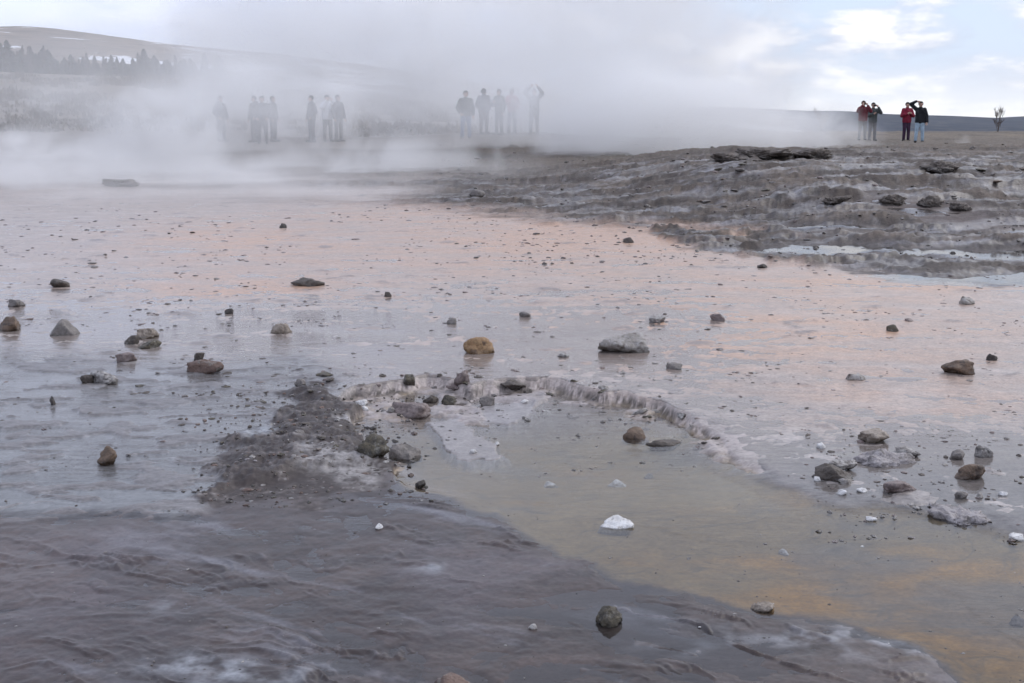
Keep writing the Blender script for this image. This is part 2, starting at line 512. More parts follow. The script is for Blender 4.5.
    ic = X(ic, C(0.34, 0.32, 0.31), sst(crumb + 0.8 * fine, 0.5, 0.75) * 0.55)
    col = X(col, ic, isle)
    col = X(col, X(C(0.32, 0.30, 0.29), C(0.12, 0.10, 0.09), sst(lumps + .4 * crumb, .75, .95)), islw * 0.85 * sst(fine + .4 * crumb, -.5, .1))
    col = X(col, C(0.40, 0.42, 0.45), islb * 0.8 * sst(fine, -.5, .1))
    # mound and the plain behind it
    mc = X(C(0.076, 0.060, 0.051), C(0.138, 0.110, 0.090), sst(fbm(x * 0.8, y * 1.2, 5, 191), -0.1, 0.35))
    mc = X(mc, C(0.33, 0.33, 0.35), sst(fbm(x * 0.7, y * 3.0, 6, 193, 0.6), 0.10, 0.40) * (1 - sst(y, 24, 29)) * 0.6)
    mc = X(mc, C(0.060, 0.050, 0.045), sst(fbm(x * 2.1, y * 2.1, 5, 197), 0.05, 0.35) * 0.8)
    mc = X(mc, C(0.045, 0.038, 0.034), sst(fbm(x * 6.5, y * 2.2, 4, 323, 0.6), 0.12, 0.4) * 0.75)
    mc = X(mc, C(0.26, 0.24, 0.235), sst(fbm(x * 7.5, y * 2.6, 4, 325, 0.6), 0.22, 0.5) * 0.5)
    mc = X(mc, C(0.13, 0.105, 0.10), chan * 0.6)
    mc = X(mc, C(0.145, 0.118, 0.094), sst(y, 24, 34) * 0.8)
    mc = X(mc, C(0.10, 0.09, 0.075), sst(fbm(x * 0.5, y * 0.35, 5, 199), 0.08, 0.35) * sst(y, 26, 36) * 0.8)
    mc = X(mc, C(0.175, 0.138, 0.098), sst(y, 50, 75) * 0.7 * (0.4 + sst(fbm(x * .12, y * .09, 5, 203), -0.2, 0.3)))
    mc = X(mc, C(0.13, 0.105, 0.085), sst(fbm(x * .16, y * .07, 5, 207), 0.05, 0.35) * sst(y, 55, 80) * 0.8)
    mc = X(mc, C(0.085, 0.072, 0.058), sst(fbm(x * 0.35, y * 0.11, 5, 209, 0.6), 0.05, 0.3) * sst(y, 48, 62) * 0.75)
    mc = X(mc, C(0.12, 0.11, 0.075), sst(y, 150, 260))
    col = X(col, mc, mnd)
    col = X(col, C(0.11, 0.095, 0.085), spit * 0.9)
    col = X(col, C(0.12, 0.11, 0.11), pudd * (1 - spit) * 0.7)
    col = col * (1 + 0.16 * np.clip(fine, -1, 1) + 0.10 * np.clip(crumb, -1, 1))[:, None]
    wet = np.clip(1 - mnd * 0.85 - sst(y, 26, 40) - 0.5 * isle - 0.15 * fore - 0.85 * wall, 0.05, 1)
    wet = np.maximum(wet, 1.0 * mnd * sst(fbm(x * 0.6, y * 2.2, 5, 193), -0.15, 0.25) * (1 - sst(y, 24, 29)))
    milk = 0.42 * sst(y, 4.8, 7.0) * (1 - mnd) * (1 - shal * .7) * (1 - pudd) - 0.26 * pw - 0.04 * fore
    rip = np.clip(0.55 + 0.5 * sst(px, 480, 250) * sst(py, 250, 330) - 0.35 * reg(POOL, 16) * sst(py, 430, 490) - 0.45 * fore - 0.6 * pudd, 0.05, 1.2)
    grit = np.clip(1 - 0.80 * fore - 0.3 * slab, 0.2, 1)
    return z, water, np.clip(col, 0.01, 0.9), wet, np.clip(milk, 0.02, 0.45), rip, grit


def ground_z(x, y):
    a = np.array([float(x)]); b = np.array([float(y)])
    z, w, *_ = field(a, b)
    return float(z[0]), float(w[0])


# ------------------------------------------------------------------ ground sheet
def grid_axes(q=1.0):
    tin = np.linspace(-0.47, 0.47, int(1040 * q))
    g = 0.47 + np.cumsum(np.geomspace(0.004, 0.45, 26))
    t = np.concatenate([-g[::-1], tin, g])
    rows = [np.linspace(-6, 3.2, 14)[:-1]]
    pys = np.concatenate([np.arange(706, 300, -1.0 / q), np.arange(300, 136, -0.6 / q)])
    rows.append(np.interp(-pys, -_vtab, _ytab))
    ylast = rows[-1][-1]
    rows.append(np.geomspace(ylast * 1.012, 175, int(110 * q)))
    rows.append(np.geomspace(180, 9000, 50))
    return t, np.concatenate(rows)


def grid_xy(t, y):
    off = 1.0 + 6.0 * (1 - sst(y, -6, 3.2))
    Y = np.repeat(y[:, None], len(t), 1)
    X_ = t[None, :] * (np.maximum(y, 0) + off)[:, None]
    return X_, Y


def sheet(name, X_, Y, Z, keep, attrs):
    nr, nc = X_.shape
    idx = np.arange(nr * nc).reshape(nr, nc)
    q = np.stack([idx[:-1, :-1], idx[:-1, 1:], idx[1:, 1:], idx[1:, :-1]], -1).reshape(-1, 4)
    if keep is not None:
        k = keep.ravel()
        q = q[k[q].any(1)]
    used = np.unique(q)
    remap = np.full(nr * nc, -1, np.int64)
    remap[used] = np.arange(len(used))
    q = remap[q]
    co = np.stack([X_.ravel()[used], Y.ravel()[used], Z.ravel()[used]], -1).astype(np.float32)
    me = bpy.data.meshes.new(name)
    me.vertices.add(len(co))
    me.vertices.foreach_set('co', co.ravel())
    me.loops.add(q.size)
    me.loops.foreach_set('vertex_index', q.ravel().astype(np.int32))
    me.polygons.add(len(q))
    me.polygons.foreach_set('loop_start', (np.arange(len(q)) * 4).astype(np.int32))
    me.polygons.foreach_set('loop_total', np.full(len(q), 4, np.int32))
    me.update(calc_edges=True)
    me.polygons.foreach_set('use_smooth', np.ones(len(q), bool))
    for an, arr in attrs.items():
        if arr.ndim == 2:
            at = me.attributes.new(an, 'FLOAT_COLOR', 'POINT')
            c4 = np.ones((len(used), 4), np.float32)
            c4[:, :3] = arr[used]
            at.data.foreach_set('color', c4.ravel())
        else:
            at = me.attributes.new(an, 'FLOAT', 'POINT')
            at.data.foreach_set('value', arr[used].astype(np.float32))
    o = bpy.data.objects.new(name, me)
    COL.objects.link(o)
    return o


def new_mat(name):
    m = bpy.data.materials.new(name)
    m.use_nodes = True
    m.node_tree.nodes.clear()
    out = m.node_tree.nodes.new('ShaderNodeOutputMaterial')
    return m, m.node_tree, out


def bump(tree, height, strength, dist, normal=None):
    b = tree.nodes.new('ShaderNodeBump')
    b.inputs['Strength'].default_value = strength
    b.inputs['Distance'].default_value = dist
    tree.links.new(height, b.inputs['Height'])
    if normal is not None:
        tree.links.new(normal, b.inputs['Normal'])
    return b.outputs[0]


def attr(tree, name):
    a = tree.nodes.new('ShaderNodeAttribute')
    a.attribute_name = name
    return a


def ground_material():
    m, t, out = new_mat('ground_mineral')
    geo = N(t, 'ShaderNodeNewGeometry')
    pos = geo.outputs['Position']
    a = attr(t, 'albedo').outputs['Color']
    wet = attr(t, 'wet').outputs['Fac']
    na = noise_node(t, pos, 60, 4, 0.6)
    nb = noise_node(t, mapping(t, pos, (1, 1.3, 1)), 17, 6, 0.65)
    nbig = noise_node(t, pos, 3.2, 6, 0.65)
    v = smooth(t, na, 0.3, 0.7, 0.82, 1.16)
    v2 = smooth(t, nb, 0.3, 0.7, 0.80, 1.18)
    col = mixc(t, 1.0, a, N(t, 'ShaderNodeCombineColor').outputs[0], 'MULTIPLY')
    # multiply by scalar variation
    cc = t.nodes.new('ShaderNodeCombineColor')
    vv = math_node(t, 'MULTIPLY', v, v2)
    for i in range(3):
        t.links.new(vv, cc.inputs[i])
    col = mixc(t, 1.0, a, cc.outputs[0], 'MULTIPLY')
    p = t.nodes.new('ShaderNodeBsdfPrincipled')
    t.links.new(col, p.inputs['Base Color'])
    rough = math_node(t, 'ADD', smooth(t, wet, 0.0, 1.0, 0.85, 0.40), math_node(t, 'MULTIPLY', math_node(t, 'SUBTRACT', nb, 0.5), 0.35))
    t.links.new(rough, p.inputs['Roughness'])
    hb = math_node(t, 'ADD', math_node(t, 'MULTIPLY', na, 0.4), nb)
    far_ = N(t, 'ShaderNodeSeparateXYZ')
    t.links.new(pos, far_.inputs[0])
    big = math_node(t, 'MULTIPLY', nbig, smooth(t, far_.outputs[1], 11, 19, 0.0, 9.0))
    hb = math_node(t, 'ADD', hb, big)
    hb = math_node(t, 'MULTIPLY', hb, attr(t, 'grit').outputs['Fac'])
    nrm = bump(t, hb, 0.5, 0.010)
    t.links.new(nrm, p.inputs['Normal'])
    t.links.new(math_node(t, 'MULTIPLY', wet, 0.20), p.inputs['Coat Weight'])
    p.inputs['Specular IOR Level'].default_value = 0.32
    p.inputs['Coat Roughness'].default_value = 0.14
    p.inputs['Coat IOR'].default_value = 1.33
    t.links.new(p.outputs[0], out.inputs['Surface'])
    return m


def water_material():
    m, t, out = new_mat('shallow_water')
    geo = N(t, 'ShaderNodeNewGeometry')
    pos = geo.outputs['Position']
    milk = attr(t, 'milk').outputs['Fac']
    r1 = noise_node(t, mapping(t, pos, (4.5, 17, 5)), 1.0, 4, 0.6, 0.6)
    r2 = noise_node(t, mapping(t, pos, (22, 48, 22)), 1.0, 3, 0.5, 0.3)
    calm = smooth(t, noise_node(t, mapping(t, pos, (0.8, 1.4, 1)), 1.0, 3, 0.5), 0.38, 0.62, 0.25, 1.0)
    h = math_node(t, 'MULTIPLY', math_node(t, 'ADD', r1, math_node(t, 'MULTIPLY', r2, 0.35)), calm)
    h = math_node(t, 'MULTIPLY', h, attr(t, 'rip').outputs['Fac'])
    nrm = bump(t, h, 0.7, 0.014)
    fr = t.nodes.new('ShaderNodeFresnel')
    fr.inputs['IOR'].default_value = 1.333
    t.links.new(nrm, fr.inputs['Normal'])
    tr = t.nodes.new('ShaderNodeBsdfTransparent')
    tr.inputs['Color'].default_value = (0.93, 0.94, 0.94, 1)
    df = t.nodes.new('ShaderNodeBsdfDiffuse')
    df.inputs['Color'].default_value = (0.40, 0.335, 0.300, 1)
    gl = t.nodes.new('ShaderNodeBsdfGlossy')
    gl.inputs['Color'].default_value = (1, 1, 1, 1)
    gl.inputs['Roughness'].default_value = 0.06
    t.links.new(nrm, gl.inputs['Normal'])
    m1 = t.nodes.new('ShaderNodeMixShader')
    t.links.new(milk, m1.inputs[0])
    t.links.new(tr.outputs[0], m1.inputs[1]); t.links.new(df.outputs[0], m1.inputs[2])
    m2 = t.nodes.new('ShaderNodeMixShader')
    t.links.new(fr.outputs[0], m2.inputs[0])
    t.links.new(m1.outputs[0], m2.inputs[1]); t.links.new(gl.outputs[0], m2.inputs[2])
    t.links.new(m2.outputs[0], out.inputs['Surface'])
    return m


gt, gy = grid_axes()
GX, GY = grid_xy(gt, gy)
gz, gw, gc, gwet, gmilk, grip, ggrit = field(GX.ravel(), GY.ravel())
ground = sheet('ground', GX, GY, gz.reshape(GX.shape), None, {'albedo': gc, 'wet': gwet, 'grit': ggrit})
ground.data.materials.append(ground_material())
tag(ground, kind='structure')
keepw = ((gw > gz - 0.004) & (GY.ravel() < 30) & (GY.ravel() > -6)).reshape(GX.shape)
water = sheet('water', GX, GY, gw.reshape(GX.shape), keepw, {'milk': gmilk, 'rip': grip})
water.data.materials.append(water_material())
tag(water, kind='structure')


# ------------------------------------------------------------------ far hills
def ridge(name, dist, thick, ctrl, seed, base_z, mat, amp, step=1.0):
    """a hill mass whose skyline follows (bearing, height) pairs; real depth behind the skyline"""
    bx = np.array([c[0] for c in ctrl], float); bh = np.array([c[1] for c in ctrl], float)
    n = 420
    us = np.linspace(bx[0], bx[-1], n)
    hs = np.interp(us, bx, bh)
    k = np.ones(9) / 9
    hs = np.convolve(np.pad(hs, 4, 'edge'), k, 'valid')
    vs = np.concatenate([np.linspace(-1, 0, 26), np.linspace(0, 1.4, 12)[1:]])
    U, V = np.meshgrid(us, vs)
    Hh = np.repeat(hs[None, :], len(vs), 0)
    prof = np.where(V < 0, 1 - np.abs(V) ** 1.25, 1 - 0.30 * np.abs(V) ** 1.5)
    Dd = dist + V * thick
    X_ = U * Dd * 1.0
    Xw = U * (dist + V * thick * 0.35)
    rough = fbm(Xw / (thick * 0.22), Dd / (thick * 0.22), 5, seed) * amp * (0.25 + 0.75 * (1 - np.exp(-np.abs(V) * 5)))
    Z = base_z + (Hh - base_z) * prof + rough * np.clip(prof, 0.1, 1)
    o = sheet(name, Xw, Dd, Z, None, {})
    o.data.materials.append(mat)
    tag(o, kind='structure')
    return o


def hill_material(name, c1, c2, c3, sc, snow=False):
    m, t, out = new_mat(name)
    geo = N(t, 'ShaderNodeNewGeometry')
    pos = geo.outputs['Position']
    na = noise_node(t, mapping(t, pos, (sc, sc, sc * 3)), 1.0, 6, 0.6)
    nb = noise_node(t, mapping(t, pos, (sc * 4, sc * 4, sc * 14), (3, 1, 2)), 1.0, 5, 0.6)
    col = mixc(t, smooth(t, na, 0.38, 0.62), c1, c2)
    col = mixc(t, smooth(t, nb, 0.45, 0.68), col, c3)
    if snow:
        ns = noise_node(t, mapping(t, pos, (0.008, 0.012, 0.05), (1.7, 0.3, 0.9)), 1.0, 5, 0.6, 0.3)
        f = smooth(t, ns, 0.55, 0.585)
        col = mixc(t, f, col, (0.82, 0.84, 0.88))
    p = t.nodes.new('ShaderNodeBsdfPrincipled')
    t.links.new(col, p.inputs['Base Color'])
    p.inputs['Roughness'].default_value = 0.9
    p.inputs['Specular IOR Level'].default_value = 0.1
    t.links.new(bump(t, nb, 0.6, 0.4 / sc * 0.05), p.inputs['Normal'])
    t.links.new(p.outputs[0], out.inputs['Surface'])
    return m


def sky_h(px, py, d):
    return ((px - 512) / FPX / CT * 1.0, CAMH + (HZ - py) * d / FPX)


left_hill = ridge('hills', 1500, 900, [sky_h(a, b, 1500) for a, b in
                  [(-900, 60), (-300, 40), (0, 33), (60, 31), (110, 37), (150, 42), (190, 47), (300, 58), (400, 72), (450, 80), (560, 98), (680, 114), (760, 128), (800, 140)]],
                  5, -20, hill_material('moor_with_snow', (0.20, 0.165, 0.14), (0.26, 0.21, 0.17), (0.14, 0.12, 0.10), 0.01, True), 9)
right_hill = ridge('hills', 4200, 1500, [sky_h(a, b, 4200) for a, b in
                   [(480, 112), (600, 109), (700, 107), (760, 109), (800, 111), (835, 111), (870, 114), (920, 115.5), (960, 117), (1000, 118.5), (1012, 117), (1040, 115), (1200, 110), (1700, 105)]],
                   9, -60, hill_material('forest_hills', (0.026, 0.036, 0.056), (0.045, 0.055, 0.076), (0.075, 0.078, 0.085), 0.004), 6)
#PART2

# ------------------------------------------------------------------ placing things on the ground
_ymarch = np.concatenate([np.linspace(2.6, 12, 700), np.linspace(12, 30, 500)[1:], np.linspace(30, 110, 500)[1:]])


def place(px, py):
    """where the sight line through a picture point first meets the ground (or water)"""
    v = py - H_PX / 2
    dyy, dzz = FPX * CT - v * ST, -(FPX * ST + v * CT)
    s = _ymarch / dyy
    x = (px - 512) * s
    z = CAMH + dzz * s
    gz_, gw_, *_ = field(x, _ymarch)
    top = np.maximum(gz_, gw_)
    hit = np.nonzero(z <= top)[0]
    i = int(hit[0]) if len(hit) else len(s) - 1
    return float(x[i]), float(_ymarch[i]), float(gz_[i]), float(top[i])


# ------------------------------------------------------------------ stones
_rockmats = {}


def rock_material(key, c1, c2, c3=None, rough=0.62, sc=22, spots=0.0):
    if key in _rockmats:
        return _rockmats[key]
    m, t, out = new_mat('stone_' + key)
    tcn = N(t, 'ShaderNodeTexCoord')
    pos = N(t, 'ShaderNodeNewGeometry').outputs['Position']
    na = noise_node(t, pos, sc, 6, 0.62)
    nb = noise_node(t, pos, sc * 4.5, 4, 0.6)
    col = mixc(t, smooth(t, na, 0.38, 0.62), c1, c2)
    if c3:
        nc = noise_node(t, mapping(t, pos, (1, 1, 1), (4.2, 1.7, 0.3)), sc * 0.8, 5, 0.65)
        col = mixc(t, smooth(t, nc, 0.52 - spots, 0.62 - spots), col, c3)
    col = mixc(t, smooth(t, nb, 0.35, 0.5, 0.45, 0.0), col, (c1[0] * .35, c1[1] * .35, c1[2] * .35))
    gs = N(t, 'ShaderNodeSeparateXYZ')
    t.links.new(tcn.outputs['Generated'], gs.inputs[0])
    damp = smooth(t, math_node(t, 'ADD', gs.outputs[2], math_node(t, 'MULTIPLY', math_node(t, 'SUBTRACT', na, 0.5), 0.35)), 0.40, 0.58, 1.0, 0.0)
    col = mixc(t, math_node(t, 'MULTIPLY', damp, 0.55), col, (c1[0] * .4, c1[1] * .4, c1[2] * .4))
    p = t.nodes.new('ShaderNodeBsdfPrincipled')
    t.links.new(col, p.inputs['Base Color'])
    t.links.new(math_node(t, 'SUBTRACT', rough, math_node(t, 'MULTIPLY', damp, 0.35)), p.inputs['Roughness'])
    hb = math_node(t, 'ADD', na, math_node(t, 'MULTIPLY', nb, 0.5))
    t.links.new(bump(t, hb, 0.8, 0.012), p.inputs['Normal'])
    t.links.new(p.outputs[0], out.inputs['Surface'])
    _rockmats[key] = m
    return m


MAT = dict(
    dark=lambda: rock_material('dark', (0.068, 0.055, 0.047), (0.115, 0.095, 0.080)),
    black=lambda: rock_material('black', (0.045, 0.038, 0.035), (0.08, 0.068, 0.060)),
    grey=lambda: rock_material('grey', (0.15, 0.135, 0.125), (0.225, 0.20, 0.185)),
    tan=lambda: rock_material('tan', (0.24, 0.195, 0.155), (0.33, 0.28, 0.235), (0.15, 0.12, 0.095)),
    brown=lambda: rock_material('brown', (0.115, 0.078, 0.055), (0.185, 0.125, 0.085), (0.07, 0.05, 0.04)),
    red=lambda: rock_material('red', (0.12, 0.075, 0.060), (0.175, 0.115, 0.09), (0.22, 0.19, 0.17)),
    orange=lambda: rock_material('orange', (0.24, 0.135, 0.060), (0.32, 0.20, 0.10), (0.12, 0.07, 0.04)),
    white=lambda: rock_material('white', (0.62, 0.60, 0.58), (0.76, 0.75, 0.74), (0.42, 0.39, 0.36), spots=-0.06),
    crust=lambda: rock_material('crust', (0.20, 0.18, 0.17), (0.42, 0.40, 0.38), (0.09, 0.08, 0.075), sc=30),
    moss=lambda: rock_material('moss', (0.06, 0.052, 0.042), (0.11, 0.092, 0.062), (0.20, 0.19, 0.165), sc=34, spots=-0.04),
    crustdark=lambda: rock_material('crustdark', (0.095, 0.078, 0.066), (0.155, 0.130, 0.112), (0.23, 0.205, 0.185), rough=.75, sc=7, spots=-.06),
    lilac=lambda: rock_material('lilac', (0.26, 0.235, 0.235), (0.36, 0.33, 0.33), (0.15, 0.135, 0.13), sc=18),
    mauve=lambda: rock_material('mauve', (0.19, 0.145, 0.135), (0.25, 0.20, 0.185), (0.13, 0.10, 0.095)),
    mixed=lambda: rock_material('mixed', (0.25, 0.225, 0.20), (0.36, 0.34, 0.325), (0.12, 0.095, 0.08)),
)


def rock_mesh(name, seed, w, d, h, sub=4, planes=15, rough=0.11, knob=None, flat_top=0.0, sharp=20.0):
    """an angular stone: a rounded polyhedron with broken faces, bottom near z=0"""
    r = random.Random(seed)
    bm = bmesh.new()
    bmesh.ops.create_icosphere(bm, subdivisions=sub, radius=1.0)
    pl = []
    for i in range(planes):
        n = Vector((r.gauss(0, 1), r.gauss(0, 1), r.gauss(0, 0.9))).normalized()
        pl.append((n, r.uniform(0.46, 0.88)))
    if flat_top:
        pl.append((Vector((r.uniform(-.12, .12), r.uniform(-.12, .12), 1)).normalized(), 1 - flat_top))
    off = Vector((r.uniform(-50, 50), r.uniform(-50, 50), r.uniform(-50, 50)))
    for vtx in bm.verts:
        n = vtx.co.normalized()
        acc = 1.0
        for pn, pd in pl:
            c = n.dot(pn)
            if c > 0.05:
                acc += (max(c / pd, 0)) ** sharp
        rad = acc ** (-1.0 / sharp) * 1.12
        nz = mnoise.fractal(n * 1.7 + off, 0.9, 2.1, 5)
        nf = 0.5 - abs(mnoise.fractal(n * 4.2 + off, 0.75, 2.1, 5))
        ng = mnoise.fractal(n * 13.0 + off, 0.7, 2.1, 3)
        rad *= 1 + rough * 1.7 * nz + rough * 1.3 * nf + rough * 0.35 * ng
        if knob:
            k = max(0.0, n.dot(Vector(knob).normalized()))
            rad *= 1 + 0.45 * k ** 10
        vtx.co = n * rad
    xs = [v.co.x for v in bm.verts]; ys = [v.co.y for v in bm.verts]; zs = [v.co.z for v in bm.verts]
    for vtx in bm.verts:
        vtx.co.x = ((vtx.co.x - min(xs)) / (max(xs) - min(xs)) - 0.5) * w
        vtx.co.y = ((vtx.co.y - min(ys)) / (max(ys) - min(ys)) - 0.5) * d
        vtx.co.z = ((vtx.co.z - min(zs)) / (max(zs) - min(zs))) * h
    me = bpy.data.meshes.new(name)
    bm.to_mesh(me)
    bm.free()
    for p in me.polygons:
        p.use_smooth = True
    return me


def rock(name, cx, by, wpx, hpx, mat, label, cat='stone', seed=None, sub=4, depth=0.8, sink=0.42, lift=0.0, on=None, **kw):
    """a stone whose foot stands on the ground at that spot; wpx, hpx its size as seen"""
    hw = hpx * 0.5
    x, y, g, top = place(cx, by - hpx * 0.22)
    s = mpp(y, g)
    w = wpx * s
    ang = math.atan2(CAMH - g, y)
    d = w * depth
    h = max(hpx * s / math.cos(ang) - d * 0.55 * math.sin(ang), w * 0.16)
    if wpx < 21 and by not in (407, 468):
        h = min(h, 0.58 * w)
    h = h / (1 - sink)
    me = rock_mesh(name, seed if seed is not None else int(cx * 7 + by), w, d, h, sub, **kw)
    o = bpy.data.objects.new(name, me)
    COL.objects.link(o)
    z = top if top - g < 0.02 else g
    o.location = (x, y, z - h * sink + lift)
    o.rotation_euler = (rnd.uniform(-.06, .06), rnd.uniform(-.08, .08), rnd.uniform(-.3, .3))
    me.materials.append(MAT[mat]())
    tag(o, label, cat)
    return o


